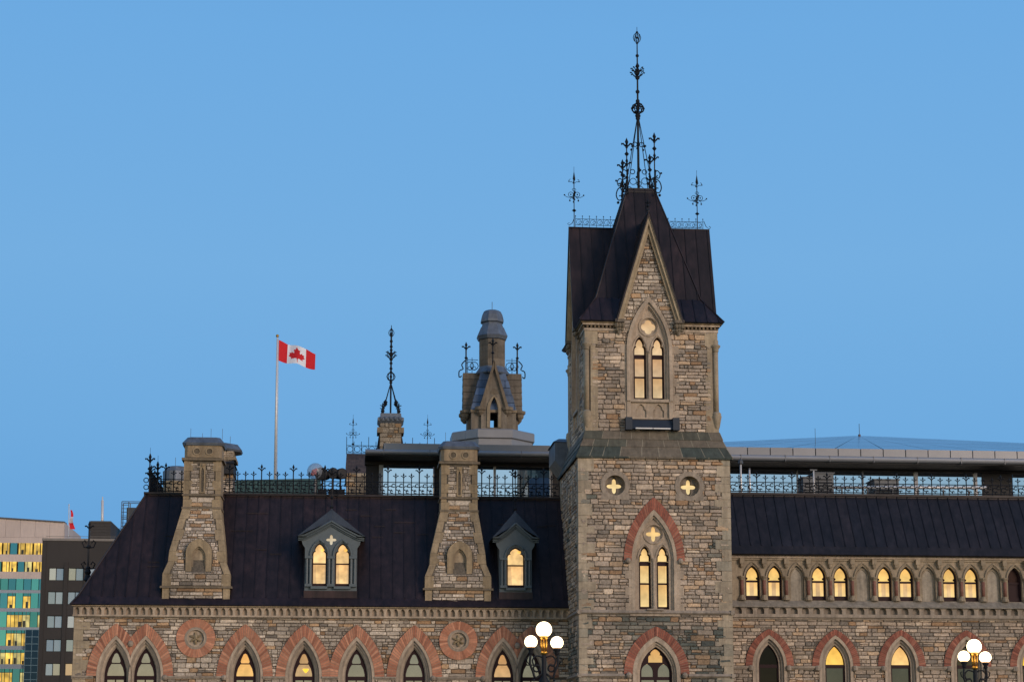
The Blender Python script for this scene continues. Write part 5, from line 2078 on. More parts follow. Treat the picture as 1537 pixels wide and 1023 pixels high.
# ================================================================== ROOFTOP PAVILION (modern glass infill behind)
YP = 106.0
pavx0, pavx1 = W(548, 690, YP).x, W(1985, 690, YP).x
pav = thing('rooftop_pavilion', (pavx0, YP, 0), 'modern glass rooftop pavilion with pale metal fascia panels behind the tower', 'pavilion')
OP = (pavx0, YP, 0)
pz = lambda px, py, Y=YP: W(px, py, Y).z
xs_ = W(950, 680, YP).x                               # where the two roof levels meet, behind the tower
GREY = (.235, .235, .245)
rng = random.Random(3)
for side in (0, 1):
    if side == 0:
        xa, xb = W(575.5, 668, YP).x, xs_
        zt0, zt1, zg0_, zg1_, zs_ = pz(575, 664.5), pz(836, 668.5), pz(700, 675.8), pz(700, 683.8), pz(700, 700)
    else:
        xa, xb = xs_, pavx1
        zt0, zt1, zg0_, zg1_, zs_ = pz(1310, 673.5), pz(1310, 673.5), pz(1310, 684.8), pz(1310, 694), pz(1310, 708)
    mb = MB(OP)
    n = int((xb - xa) / (1.37 if side else 4.3))
    for i in range(n):
        a, b = xa + (xb - xa) * i / n + .028, xa + (xb - xa) * (i + 1) / n - .028
        za, zb_ = (zt0 + (zt1 - zt0) * t for t in ((a - xa) / (xb - xa), (b - xa) / (xb - xa)))
        k = rng.uniform(.94, 1.05)
        mb.hexa([(a, YP, zg0_), (b, YP, zg0_), (b, YP + .2, zg0_), (a, YP + .2, zg0_), (a, YP, za), (b, YP, zb_), (b, YP + .2, zb_), (a, YP + .2, za)], tuple(v * k for v in GREY))
    mb.poly([(xa, YP + .1, zt0 - .02), (xb, YP + .1, zt1 - .02), (xb, YP + 10, zt1 + .3), (xa, YP + 10, zt0 + .3)], GREY)
    mb.build('fascia', 'panel', pav)
    mb = MB(OP)
    xg = pavx0 if side == 0 else xa
    m = 8
    for i in range(m):                                # half-round gutter
        a0, a1 = pi * i / m - pi / 2, pi * (i + 1) / m - pi / 2
        h = (zg0_ - zg1_) / 2
        zc3 = (zg0_ + zg1_) / 2
        f_ = lambda a: (YP - .02 - .22 * cos(a), zc3 + h * sin(a))
        (y0, z0), (y1, z1) = f_(a0), f_(a1)
        mb.poly([(xg, y0, z0), (xb, y0, z0), (xb, y1, z1), (xg, y1, z1)], (.30, .31, .33))
    for i in range(0, int((xb - xg) / 2.74)):
        x = xg + 1.1 + i * 2.74
        mb.box(x - .02, x + .02, YP - .25, YP + .02, zg1_ - .02, zg0_ - .02, (.16, .16, .17))
    mb.build('gutter', 'panel', pav)
    mb = MB(OP)
    zgl = pz(700, 699.5, YP + 2.3) if side == 0 else pz(1310, 707.5, YP + 2.3)
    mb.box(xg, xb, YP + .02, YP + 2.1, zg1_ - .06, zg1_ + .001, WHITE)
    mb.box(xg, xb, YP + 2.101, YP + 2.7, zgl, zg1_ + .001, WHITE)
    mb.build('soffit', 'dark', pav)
# glazing
YGz = YP + 2.3
gl = lambda px: W(px, 715, YGz).x
zgt_l, zgt_r = pz(700, 699.5, YGz), pz(1310, 707.5, YGz)
zgb = pz(700, 760, YGz)
rng = random.Random(11)
for a, b, zt_ in ((574, 650, zgt_l), (715, 741, zgt_l), (744, 826, zgt_l), (1090, 1196, zgt_r), (1197.5, 1294, zgt_r), (1295.5, 1373, zgt_r), (1376, 1462.5, zgt_r), (1465, 1473, zgt_r), (1520, 1620, zgt_r), (1622, 1960, zgt_r)):
    mb = MB(OP)
    xa, xb = gl(a), gl(b)
    t = rng.uniform(-.02, .02)
    mb.hexa([(xa, YGz, zgb), (xb, YGz + t * .3, zgb), (xb, YGz + .05 + t * .3, zgb), (xa, YGz + .05, zgb), (xa, YGz + .02, zt_), (xb, YGz + .02 + t * .3, zt_), (xb, YGz + .07 + t * .3, zt_), (xa, YGz + .07, zt_)], WHITE)
    mb.build('glass_panel', 'mirror', pav)
for px, w_ in ((572, .13), (742.5, .07), (827, .07), (1196.7, .03), (1294.7, .03), (1374.5, .10), (1463.7, .09), (1621, .08)):
    mb = MB(OP)
    mb.box(gl(px) - w_, gl(px) + w_, YGz - .12, YGz + .1, zgb, zgt_r + .1 if px > 1000 else zgt_l, (.27, .27, .28) if w_ > .05 else (.15, .15, .16))
    mb.build('mullion', 'panel', pav)
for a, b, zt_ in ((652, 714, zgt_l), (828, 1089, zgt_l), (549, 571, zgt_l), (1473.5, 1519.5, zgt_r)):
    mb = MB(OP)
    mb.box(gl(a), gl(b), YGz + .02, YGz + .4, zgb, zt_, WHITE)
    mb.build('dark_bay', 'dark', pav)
# glass roof of low pitch
mb = MB(OP)
YR1 = YP + .6
A_ = W(1060, 676, YR1)
zr0 = pz(1310, 674.5, YR1)
apx = W(1290, 653.8, YP + 14)
xa, xb = xs_, W(1985, 680, YR1).x
n = 14
for s_ in range(n):
    t0, t1 = s_ / n, (s_ + 1) / n
    for u0 in range(4):
        v0, v1 = u0 / 4, (u0 + 1) / 4
        P = lambda t, v: ((xa + (xb - xa) * t) * (1 - v) + (apx.x + (t - .38) * 1.2) * v, YR1 + (apx.y - YR1) * v, zr0 + (apx.z - zr0) * v)
        k = rng.uniform(.9, 1.08)
        mb.poly([P(t0 + .0008, v0 + .004), P(t1 - .0008, v0 + .004), P(t1 - .0008, v1), P(t0 + .0008, v1)], (.25 * k, .33 * k, .40 * k))
M['roofglass'] = mat('roof_glass', (1, 1, 1), .22, .75, .4, .12)
mb.build('glass_roof', 'roofglass', pav)
mb = MB(OP)
mb.poly([(xa, YR1 + .05, zr0 - .06), (xb, YR1 + .05, zr0 - .06), (apx.x + .5, apx.y, apx.z - .06), (apx.x - .5, apx.y, apx.z - .06)], (.16, .2, .24))
mb.tube([(apx.x, apx.y, apx.z - .1), (apx.x, apx.y, apx.z + .1)], .09, 6, (.1, .05, .04))
mb.tube([(apx.x, apx.y, apx.z), (apx.x, apx.y, apx.z + .85)], .02, 4, (.1, .1, .1))
b_ = W(1224, 668, YP + 5)
mb.tube([b_, b_ + Vector((0, 0, 1.1))], .014, 4, (.1, .1, .1))
mb.build('roof_frame', 'panel', pav)

# duct housing between pavilion and tower
YD = TY + HW + 2.0
d0, d1 = W(833, 690, YD), W(862, 690, YD)
duct = thing('duct_housing', (d0.x, YD, 0), 'blue grey metal duct box between the pavilion roof and the tower', 'duct')
mb = MB(duct.location)
z0, z1, z2 = W(845, 707, YD).z, W(845, 690, YD).z, W(845, 663, YD).z
mb.hexa([(d0.x + .5, YD, z0), (d1.x + 1.5, YD, z0), (d1.x + 1.5, YD + 3, z0), (d0.x + .5, YD + 3, z0), (d0.x, YD, z1), (d1.x + 1.5, YD, z1), (d1.x + 1.5, YD + 3, z1), (d0.x, YD + 3, z1)])
mb.box(d0.x, d1.x + 1.5, YD + .001, YD + 3, z1, z2)
mb.build('housing', 'lead', duct)
mb = MB(duct.location)
mb.hexa([(d0.x - .1, YD - .1, z2), (d1.x + 1.5, YD - .1, z2), (d1.x + 1.5, YD + 3, z2), (d0.x - .1, YD + 3, z2), (d0.x + .25, YD + .25, z2 + .22), (d1.x + 1.5, YD + .25, z2 + .22), (d1.x + 1.5, YD + 3, z2 + .22), (d0.x + .25, YD + 3, z2 + .22)])
mb.build('lid', 'lead', duct)

# roof plant behind the right cresting
def roof_unit(px0, px1, py0, py1, Y, depth, label, ribs):
    a, b = W(px0, py1, Y), W(px1, py0, Y)
    t = thing('rooftop_unit', (a.x, Y, RZT), label, 'rooftop unit')
    m = MB(t.location)
    m.box(a.x, b.x, Y, Y + depth, RZT + .25, b.z, WHITE)
    m.build('casing', 'unit', t)
    m = MB(t.location)
    for i in range(ribs):
        zz_ = RZT + .5 + (b.z - RZT - .7) * i / ribs
        m.box(a.x + .1, b.x - .1, Y - .04, Y - .002, zz_, zz_ + .06, WHITE)
    m.build('louvre', 'dark', t)
    m = MB(t.location)
    m.box(a.x - .06, b.x + .06, Y - .06, Y + depth + .06, b.z + .001, b.z + .07, WHITE)
    m.build('lid', 'unit', t)
    for xx in (a.x + .1, b.x - .25):
        for yy in (Y + .1, Y + depth - .25):
            m = MB(t.location)
            m.box(xx, xx + .15, yy, yy + .15, RZT, RZT + .249, WHITE)
            m.build('leg', 'unit', t)
    return t


roof_unit(1206, 1222, 717, 740, YM + 4.5, 1.2, 'small grey plant box on the right roof, left of the taller one', 4)
roof_unit(1223, 1251, 710.5, 740, YM + 5, 1.6, 'tall grey plant box on the right roof in front of the glass band', 6)
roof_unit(1313, 1349, 720.5, 736, YM + 4.5, 1.5, 'wide low dark plant box behind the middle of the right roof railing', 3)
pp = thing('roof_pipe', (W(1250, 730, YM + 4).x, YM + 4, RZT), 'long horizontal pipe running behind the right roof railing', 'pipe')
m = MB(pp.location)
a, b = W(1252, 731, YM + 4), W(1480, 731.5, YM + 4)
m.tube([a, b], .09, 8)
m.build('pipe_run', 'white', pp, True)
for i in range(6):
    x = a.x + (b.x - a.x) * (i + .3) / 6
    m = MB(pp.location)
    m.box(x - .04, x + .04, YM + 3.96, YM + 4.04, RZT, a.z - .05)
    m.build('pipe_support', 'unit', pp)
for px, py, r, lab in ((1111.5, 690, .055, 'pale vent pole with a cap on the right roof beside the tower'), (1124.8, 703, .05, 'short plain pole on the right roof, right of the capped pole'), (1221, 704, .045, 'thin pole with a small cross head behind the right roof railing')):
    Y = YM + 3.5
    p = W(px, py, Y)
    t = thing('vent_pole', (p.x, Y, RZT), lab, 'pole')
    m = MB(t.location)
    m.tube([(p.x, Y, RZT), (p.x, Y, p.z)], r, 6)
    m.build('pole', 'white', t, True)
    m = MB(t.location)
    if r > .05:
        m.lathe(p.x, Y, [(.06, p.z - .25), (.16, p.z - .2), (.12, p.z - .05), (.04, p.z + .05)], 8)
    elif r == .05:
        m.lathe(p.x, Y, [(.06, p.z - .05), (.06, p.z + .03)], 8)
    else:
        m.box(p.x - .2, p.x + .2, Y - .04, Y + .04, p.z - .08, p.z)
    m.build('cap', 'unit', t)

# ================================================================== VENTILATION TOWER behind
YV = 122.0
v = lambda px, py, Y=YV: W(px, py, Y)
VX = v(738.5, 560).x
sc_ = (v(788.5, 560).x - VX) / 50.0                   # metres per pixel
vt = thing('ventilation_tower', (VX, YV, 0), 'tall octagonal stone vent turret with domed grey cap rising behind the left wing', 'tower')
OV = (VX, YV, 0)
zv = lambda py: v(738.5, py).z
rng = random.Random(9)
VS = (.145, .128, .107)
mb = MB(OV)
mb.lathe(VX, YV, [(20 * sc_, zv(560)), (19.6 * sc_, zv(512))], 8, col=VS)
for i in range(5):
    for j in range(8):
        a0, a1 = pi / 8 + 2 * pi * j / 8, pi / 8 + 2 * pi * (j + 1) / 8
        z0, z1 = zv(560) + (zv(512) - zv(560)) * (i + .04) / 5, zv(560) + (zv(512) - zv(560)) * (i + .96) / 5
        R = 20.3 * sc_
        m_ = rng.uniform(.3, .7) if i % 2 else 1.0
        c = jit(rng, .7, 1.15, VS)
        pa, pb = Vector((VX + R * cos(a0), YV + R * sin(a0), 0)), Vector((VX + R * cos(a1), YV + R * sin(a1), 0))
        for t0, t1 in (((0, m_ - .02), (m_ + .02, 1)) if i % 2 else ((0, 1),)):
            p, q = pa.lerp(pb, t0), pa.lerp(pb, t1)
            mb.poly([(p.x, p.y, z0), (q.x, q.y, z0), (q.x, q.y, z1), (p.x, p.y, z1)], c)
shaft = mb.build('shaft', 'ashlar', vt)
mb = MB(OV)
prof = [(19, 512), (21.5, 511), (24, 506), (23.5, 505), (18.2, 493), (17.2, 492.5), (15, 486), (17.8, 484.5), (17.8, 481.5), (16, 474), (13.5, 469), (10, 466.6), (.1, 466.4)]
mb.lathe(VX, YV, [(r * sc_ * 1.02, zv(py)) for r, py in prof], 8)
mb.tube([(VX, YV, zv(467)), (VX, YV, zv(453))], .02, 4)
mb.build('domed_cap', 'lead', vt)
# octagonal skirt + pyramid roof
mb = MB(OV)
mb.lathe(VX, YV, [(21 * sc_, zv(552)), (21.5 * sc_, zv(554)), (27 * sc_, zv(562)), (26 * sc_, zv(564))][::-1], 8)
for k in range(4):
    mb.T = Matrix.Translation((VX, YV, 0)) @ rotk(k)
    a, b = 18.5 * sc_, 33.5 * sc_
    zz0, zz1 = zv(621), zv(563)
    for q in range(5):
        t0, t1 = q / 5, (q + .94) / 5
        b0, b1 = b + (a - b) * t0, b + (a - b) * t1
        e = .03 * (q % 2)
        seamed(mb, (-b0 - e, -b0 - e, zz0 + (zz1 - zz0) * t0), (b0 + e, -b0 - e, zz0 + (zz1 - zz0) * t0), (b1 + e, -b1 - e, zz0 + (zz1 - zz0) * t1), (-b1 - e, -b1 - e, zz0 + (zz1 - zz0) * t1), 1.0, (.8, .95, 1.15), rng, vary=.25)
    mb.poly([(-b + .1, -b + .1, zz0), (b - .1, -b + .1, zz0), (a - .1, -a + .1, zz1), (-a + .1, -a + .1, zz1)], (.15, .15, .15))
mb.T = None
mb.build('roof', 'lead', vt)
# cross block with stepped stone slabs
mb = MB(OV)
lr = 44 * sc_
for i in range(6):
    z0, z1 = zv(621) + (zv(561) - zv(621)) * (i + .02) / 6, zv(621) + (zv(561) - zv(621)) * (i + .97) / 6
    e = .10 if i % 2 == 0 else 0.0
    w_ = (16 - i * 1.7) * sc_
    w2 = (14.5 - i * 1.7) * sc_
    for ax in (0, 1):
        mb.T = Matrix.Translation((VX, YV, 0)) @ rotk(ax)
        c = jit(rng, .8, 1.1, (.13, .112, .09))
        L_ = lr if ax == 0 else 30 * sc_ - i * .28
        mb.hexa([(-L_, -w_ - .02, z0), (L_, -w_ - .02, z0), (L_, w_ + .02, z0), (-L_, w_ + .02, z0), (-L_ + .02, -w2, z1), (L_ - .02, -w2, z1), (L_ - .02, w2, z1), (-L_ + .02, w2, z1)], c)
mb.T = None
mb.build('cross_block', 'ashlar', vt)
mb = MB(OV)
b = 36 * sc_
ow = 5.6 * sc_
pp_ = lancet(0, ow, zv(648), zv(622), zv(603), 7)
for k in range(4):
    mb.T = Matrix.Translation((VX, YV, 0)) @ rotk(k)
    gy = 30.5 * sc_ + .35
    go = [(-19 * sc_, zv(650)), (19 * sc_, zv(650)), (19 * sc_, zv(619)), (0, zv(556)), (-19 * sc_, zv(619))]
    if k in (0, 2):
        mb.prism(go, [[(x, max(z, zv(649))) for x, z in pp_]], -gy, -gy + .5, VS)
        for sg in (-1, 1):                            # coping, kneelers
            mb.hexa([(sg * 21.5 * sc_, -gy - .2, zv(619)), (sg * 17 * sc_, -gy - .2, zv(619)), (sg * 17 * sc_, -gy + .4, zv(619)), (sg * 21.5 * sc_, -gy + .4, zv(619)),
                     (sg * .02, -gy - .2, zv(549)), (sg * .02, -gy - .2, zv(561)), (sg * .02, -gy + .4, zv(561)), (sg * .02, -gy + .4, zv(549))], (.14, .115, .085))
            mb.lathe(sg * 20 * sc_, -gy + .1, [(.08, zv(630)), (.28, zv(626)), (.30, zv(623.5)), (.40, zv(622)), (.40, zv(618)), (.3, zv(617))], 8, None, (.14, .115, .085))
        mb.ring(lancet(0, ow + .22, zv(648), zv(622), zv(600.5), 7), lancet(0, ow + .02, zv(648), zv(622), zv(602.7), 7), -gy - .08, -gy + .2, (.21, .175, .125))
        mb.prism(trefoil(0, .28, zv(598), zv(597), zv(590)), [], -gy - .03, -gy + .1, (.12, .10, .075))
    else:
        mb.hexa([(-14 * sc_, -lr + .3, zv(650)), (14 * sc_, -lr + .3, zv(650)), (14 * sc_, -20 * sc_, zv(650)), (-14 * sc_, -20 * sc_, zv(650)),
                 (-14 * sc_, -lr + .3, zv(621.5)), (14 * sc_, -lr + .3, zv(621.5)), (14 * sc_, -20 * sc_, zv(621.5)), (-14 * sc_, -20 * sc_, zv(621.5))], VS)
        for sg in (-1, 1):
            mb.lathe(sg * 14 * sc_, -lr + .2, [(.08, zv(634)), (.3, zv(629)), (.32, zv(625)), (.44, zv(623)), (.44, zv(619.5)), (.3, zv(619))], 8, None, (.14, .115, .085))
    for sg in (-1, 1):                                # corner piers below the eaves, open behind the arch
        x0, x1 = sorted((sg * 12 * sc_, sg * 33 * sc_))
        if k in (0, 2):
            mb.box(x0, x1, -33 * sc_, -22 * sc_, zv(650), zv(622.5), jit(rng, .9, 1.1, VS))
    mb.box(-34 * sc_ + .01 * k, 34 * sc_ - .01 * k, -34 * sc_ - .05 + .006 * k, -20 * sc_, zv(625) + .005 * k, zv(621.2) - .005 * k, (.19, .155, .11))
mb.T = None
mb.build('gable_stage', 'ashlar', vt)
mb = MB(OV)
R = 66 * sc_
mb.lathe(VX, YV, [(R * .95, zv(668) - 4), (R * .95, zv(668)), (R * 1.0, zv(666.5)), (R * 1.0, zv(655)), (R * .97, zv(653.5)), (R * .5, zv(649)), (.1, zv(648.5))], 8, col=GREY)
mb.build('octagonal_base', 'panel', vt)
for px, py0, py1, yy in ((699.5, 561, 513, YV), (776.5, 561, 514, YV), (739.8, 552, 507, YV - 30 * sc_ - .4)):
    mb = MB(OV)
    p = W(px, py0, yy)
    z1 = W(px, py1, yy).z
    mb.tube([(p.x, yy, p.z - .2), (p.x, yy, z1 - .4)], .055, 5)
    fleur(mb, p.x, yy, z1 - .6, .62)
    lozenge(mb, p.x, yy, (p.z + z1) / 2, .12, .16)
    mb.build('iron_finial', 'iron', vt)
for sg in (-1, 1):
    mb = MB(OV)
    xo, xi = VX + sg * 40 * sc_, VX + sg * 21 * sc_
    z0 = zv(560.5)
    mb.tube([(xo, YV, z0 + .95), (xi, YV, z0 + .95)], .02, 4)
    for t in (.35, .7):
        mb.circle(xo + (xi - xo) * t, YV, z0 + .52, .28, .025, 'xz', 10)
        mb.circle(xo + (xi - xo) * t, YV, z0 + .35, .13, .02, 'xz', 8)
        mb.tube([(xo + (xi - xo) * (t - .17), YV, z0), (xo + (xi - xo) * (t - .17), YV, z0 + 1.1)], .02, 4)
    mb.tube(crv([(xo, YV, z0 + .9), (xo + sg * .25, YV, z0 + .6), (xo + sg * .15, YV, z0 + .3), (xo + sg * .42, YV, z0 + .15), (xo + sg * .42, YV, z0 - .3), (xo + sg * .25, YV, z0 - .2)], 3), .04, 4)
    mb.build('ridge_cresting', 'iron', vt)

# ================================================================== SPIRE TOWER far behind
YS = 150.0
v2 = lambda px, py: W(px, py, YS)
SX = v2(586, 640).x
s2 = (v2(606, 640).x - SX) / 20.0
st = thing('spire_tower', (SX, YS, 0), 'distant stone tower top carrying an iron spire left of the vent turret', 'tower')
OS = (SX, YS, 0)
zs2 = lambda py: v2(586, py).z
rng = random.Random(17)
mb = MB(OS)
hw3 = 16 * s2
mb.box(SX - hw3, SX + hw3, YS - hw3, YS + hw3, zs2(700), zs2(634), (.10, .085, .065))
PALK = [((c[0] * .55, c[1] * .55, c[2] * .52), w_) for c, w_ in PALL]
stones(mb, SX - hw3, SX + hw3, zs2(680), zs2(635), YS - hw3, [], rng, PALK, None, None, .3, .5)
for sg in (-1, 1):
    mb.box(SX + sg * hw3 - .22, SX + sg * hw3 + .22, YS - hw3 - .1, YS + hw3, zs2(652), zs2(644), (.17, .14, .10))
mb.build('wall', 'stone', st)
mb = MB(OS)
mb.lathe(SX, YS, [(hw3 * 1.46, zs2(638)), (19.6 * s2 * 1.414, zs2(634)), (19.6 * s2 * 1.414, zs2(630)), (16 * s2 * 1.414, zs2(628)), (15.4 * s2 * 1.414, zs2(622.5))], 4, pi / 4)
for i in range(5):
    mb.ball(SX + (i - 2) * 7 * s2, YS - 18.5 * s2, zs2(631), .2, 6)
cp = mb.build('parapet', 'lead', st)
mb = MB(OS)
bq = 24 * s2
mb.hexa([(SX - bq, YS - bq, zs2(700)), (SX + bq, YS - bq, zs2(700)), (SX + bq, YS + bq, zs2(700)), (SX - bq, YS + bq, zs2(700)),
         (SX - hw3 - .06, YS - hw3 + .8, zs2(652)), (SX + hw3 + .06, YS - hw3 + .8, zs2(652)), (SX + hw3 + .06, YS + hw3, zs2(652)), (SX - hw3 - .06, YS + hw3, zs2(652))], COP)
xl, xr = v2(520, 690).x, v2(652, 690).x
zz0, zz1 = v2(530, 722).z, v2(530, 681.5).z
mb.hexa([(xl - .1, YS - 2.6, zz0), (xr, YS - 2.6, zz0), (xr, YS + 2.6, zz0), (xl - .1, YS + 2.6, zz0), (xl, YS - .4, zz1), (xr, YS - .4, zz1), (xr, YS + .4, zz1), (xl, YS + .4, zz1)], (.055, .04, .032))
mb.build('roof', 'copper', st)
mb = MB(OS)
mb.box(xl, xr, YS - 2.5, YS + 2.5, v2(530, 760).z, v2(530, 716).z, (.12, .105, .08))
stones(mb, xl, xr, v2(530, 745).z, v2(530, 716).z, YS - 2.5, [], rng, PALK, None, None, .3, .5)
mb.build('wall', 'stone', st)
mb = MB(OS)
mb.tube([(SX, YS, zs2(623)), (SX, YS, zs2(500))], .075, 6)
mb.tube([(SX, YS, zs2(500)), (SX, YS, zs2(488))], .03, 4)
iron_cage(mb, SX, YS, zs2(499.5), .24, .7)
iron_flower(mb, SX, YS, zs2(532), .50, 8)
iron_cage(mb, SX, YS, zs2(565), .36, .8, 8)
for py in (512, 520, 545, 553, 574):
    mb.ball(SX, YS, zs2(py), .14, 6)
for a in (-1, 1):
    for b in (-1, 1):
        mb.tube([(SX, YS, zs2(574)), (SX + a * .72, YS + b * .72, zs2(622))], .04, 4)
        x, y = SX + a * 12 * s2, YS + b * 12 * s2
        mb.tube([(x, y, zs2(623)), (x, y, zs2(610))], .06, 4)
        fleur(mb, x, y, zs2(614), .45)
        mb.ball(x, y, zs2(619), .17, 6)
        lozenge(mb, SX + a * .45, YS + b * .45, zs2(605), .2, .25)
mb.build('spire', 'iron', st)
for px in (529.5, 641.5):
    mb = MB(OS)
    ridge_finial(mb, v2(px, 680).x, YS, zz1 - .1, v2(px, 620).z - zz1)
    mb.build('ridge_finial', 'iron', st)
mb = MB(OS)
x = xl
mb.tube([(xl, YS, zz1 + .75), (xr, YS, zz1 + .75)], .025, 4)
mb.tube([(xl, YS, zz1 + .15), (xr, YS, zz1 + .15)], .025, 4)
n = 12
for i in range(n + 1):
    x = xl + (xr - xl) * i / n
    mb.tube([(x, YS, zz1), (x, YS, zz1 + (1.1 if i % 3 else 1.5))], .025, 4)
    mb.circle(x + .28, YS, zz1 + .45, .25, .022, 'xz', 9)
mb.build('ridge_cresting', 'iron', st)

# ================================================================== smaller things on the left roof
YQ = 104.0
p0 = W(326, 700, YQ)
t = thing('rear_chimney', (p0.x, YQ, Z_T), 'second stone chimney standing just behind the leftmost chimney', 'chimney')
zq = lambda py: W(340, py, YQ).z
m = MB(t.location)
rx = W(350.5, 690, YQ).x - p0.x
m.box(p0.x - rx, p0.x + rx, YQ, YQ + 2, Z_T - .3, zq(676), (.11, .10, .085))
stones(m, p0.x - rx, p0.x + rx, Z_T, zq(676), YQ, [], random.Random(4), PALL)
m.build('shaft', 'stone', t)
for a, b, e in ((zq(690), zq(685), .14), (zq(683.5), zq(677), .02)):
    m = MB(t.location)
    m.box(p0.x - rx - e, p0.x + rx + e, YQ - e, YQ + 2 + e, a, b, (.25, .205, .15))
    m.build('stone_band', 'ashlar', t)
m = MB(t.location)
m.lathe(p0.x, YQ + 1, [(rx * 1.42 + .1, zq(676)), (rx * 1.42 + .16, zq(673)), (rx * 1.3, zq(664.5)), (.1, zq(664))], 8)
m.tube([(p0.x + rx * .7, YQ + 1, zq(666)), (p0.x + rx * .7, YQ + 1, zq(650))], .012, 4)
m.build('cap', 'lead', t)
m = MB(t.location)
m.box(p0.x + .2, p0.x + rx + .05, YQ - .5, YQ + 2.2, zq(712), zq(697), WHITE)
m.hexa([(p0.x, YQ - .6, zq(697)), (p0.x + rx + .12, YQ - .6, zq(697)), (p0.x + rx + .12, YQ + 2.2, zq(697)), (p0.x, YQ + 2.2, zq(697)), (p0.x, YQ - .4, zq(694)), (p0.x + rx + .02, YQ - .4, zq(692)), (p0.x + rx + .02, YQ + 2, zq(692)), (p0.x, YQ + 2, zq(694))], WHITE)
m.build('vent_hood', 'dark', t)

a, b = W(244, 720, YQ), W(276, 720, YQ)
t = thing('roof_vent', ((a.x + b.x) / 2, YQ, Z_T), 'round grey metal roof vent on a stone base, left of the leftmost chimney', 'roof vent')
cx_ = (a.x + b.x) / 2 + .2
rv = (b.x - a.x) / 2 + .2
m = MB(t.location)
zq = lambda py: W(260, py, YQ).z
m.lathe(cx_, YQ, [(rv * .95, Z_T - .2), (rv * .95, zq(726))], 12, col=(.24, .2, .14))
m.lathe(cx_, YQ, [(rv * 1.0, zq(726)), (rv * 1.0, zq(723.5))], 12, col=(.28, .23, .16))
m.build('base', 'ashlar', t)
m = MB(t.location)
m.lathe(cx_, YQ, [(rv * .98, zq(723.4)), (rv * 1.0, zq(708)), (rv * .9, zq(706.5)), (rv * .82, zq(702)), (rv * .6, zq(700.4)), (.1, zq(700))], 14)
m.tube([(cx_ - .1, YQ, zq(701)), (cx_ - .1, YQ, zq(686))], .012, 4)
m.build('drum', 'lead', t)

# low copper-green roof of the block behind
YB2 = 135.0
a, b = W(330, 735, YB2), W(480, 735, YB2)
t = thing('green_roof_building', (a.x, YB2, 0), 'low green copper roof showing behind the left roof railing', 'building')
zq = lambda py: W(410, py, YB2).z
m = MB(t.location)
m.hexa([(a.x, YB2, zq(760)), (b.x, YB2, zq(760)), (b.x, YB2 + 12, zq(760)), (a.x, YB2 + 12, zq(760)),
        (a.x + 1.2, YB2 + .2, zq(720)), (b.x, YB2 + .2, zq(716)), (b.x, YB2 + 12, zq(716)), (a.x + 1.2, YB2 + 12, zq(720))])
m.hexa([(a.x + 1.2, YB2 + .2, zq(720)), (b.x, YB2 + .2, zq(716)), (b.x, YB2 + 12, zq(716)), (a.x + 1.2, YB2 + 12, zq(720)),
        (a.x + 3.2, YB2 + 2.5, zq(716)), (b.x, YB2 + 2.5, zq(711)), (b.x, YB2 + 10, zq(711)), (a.x + 3.2, YB2 + 10, zq(716))])
m.build('roof', 'verdigris', t)
m = MB(t.location)
m.box(a.x - .2, b.x + .2, YB2 - .2, YB2 + 12.2, 0, zq(760.1), (.26, .22, .17))
m.build('wall', 'ashlar', t)
for i in range(16):
    m = MB(t.location)
    x = a.x + (b.x - a.x) * (i + .7) / 17
    m.box(x - .04, x + .04, YB2 + .02, YB2 + .26, zq(735), zq(719.5))
    m.build('batten', 'verdigris', t)

# flagpole and flag
YF2 = 141.0
pt, pb_ = W(416.4, 505, YF2), W(413.2, 712, YF2)
fp = thing('flagpole', (pb_.x, YF2, pb_.z), 'tall white flagpole with a gilt ball rising behind the left roof', 'flagpole')
m = MB(fp.location)
m.tube([(pb_.x, YF2, pb_.z - 1.5), ((pb_.x + pt.x) / 2, YF2, (pb_.z + pt.z) / 2), (pt.x, YF2, pt.z)], [.12, .10, .06], 10)
m.build('pole', 'white', fp, True)
m = MB(fp.location)
m.ball(pt.x, YF2, pt.z + .06, .13, 10)
m.build('ball', 'brass', fp, True)
m = MB(fp.location)
m.tube([(pt.x + .11, YF2 - .05, pt.z - .1), (pb_.x + .16, YF2 - .05, pb_.z)], .012, 4)
m.build('halyard', 'white', fp)

h0 = W(418, 509.5, YF2)
h1 = W(417.6, 540.5, YF2)
tip = W(473.5, 528, YF2)
FL = (tip.x - h0.x)
FH = h0.z - h1.z
drop = h0.z - tip.z


def flagpt(u, vv):
    """u along the fly 0..1, vv from top 0 to bottom 1"""
    x = h0.x + FL * (u - .02 * sin(u * 9) * vv)
    y = YF2 + .28 * sin(u * 7.5 + vv * .9) * min(1, u * 3) + .12 * u
    z = h0.z - drop * (u ** .85) - FH * vv * (1 - .22 * u) - .09 * sin(u * 8 + .5 + vv * .6) * u + .02 * sin(u * 17)
    return (x, y, z)


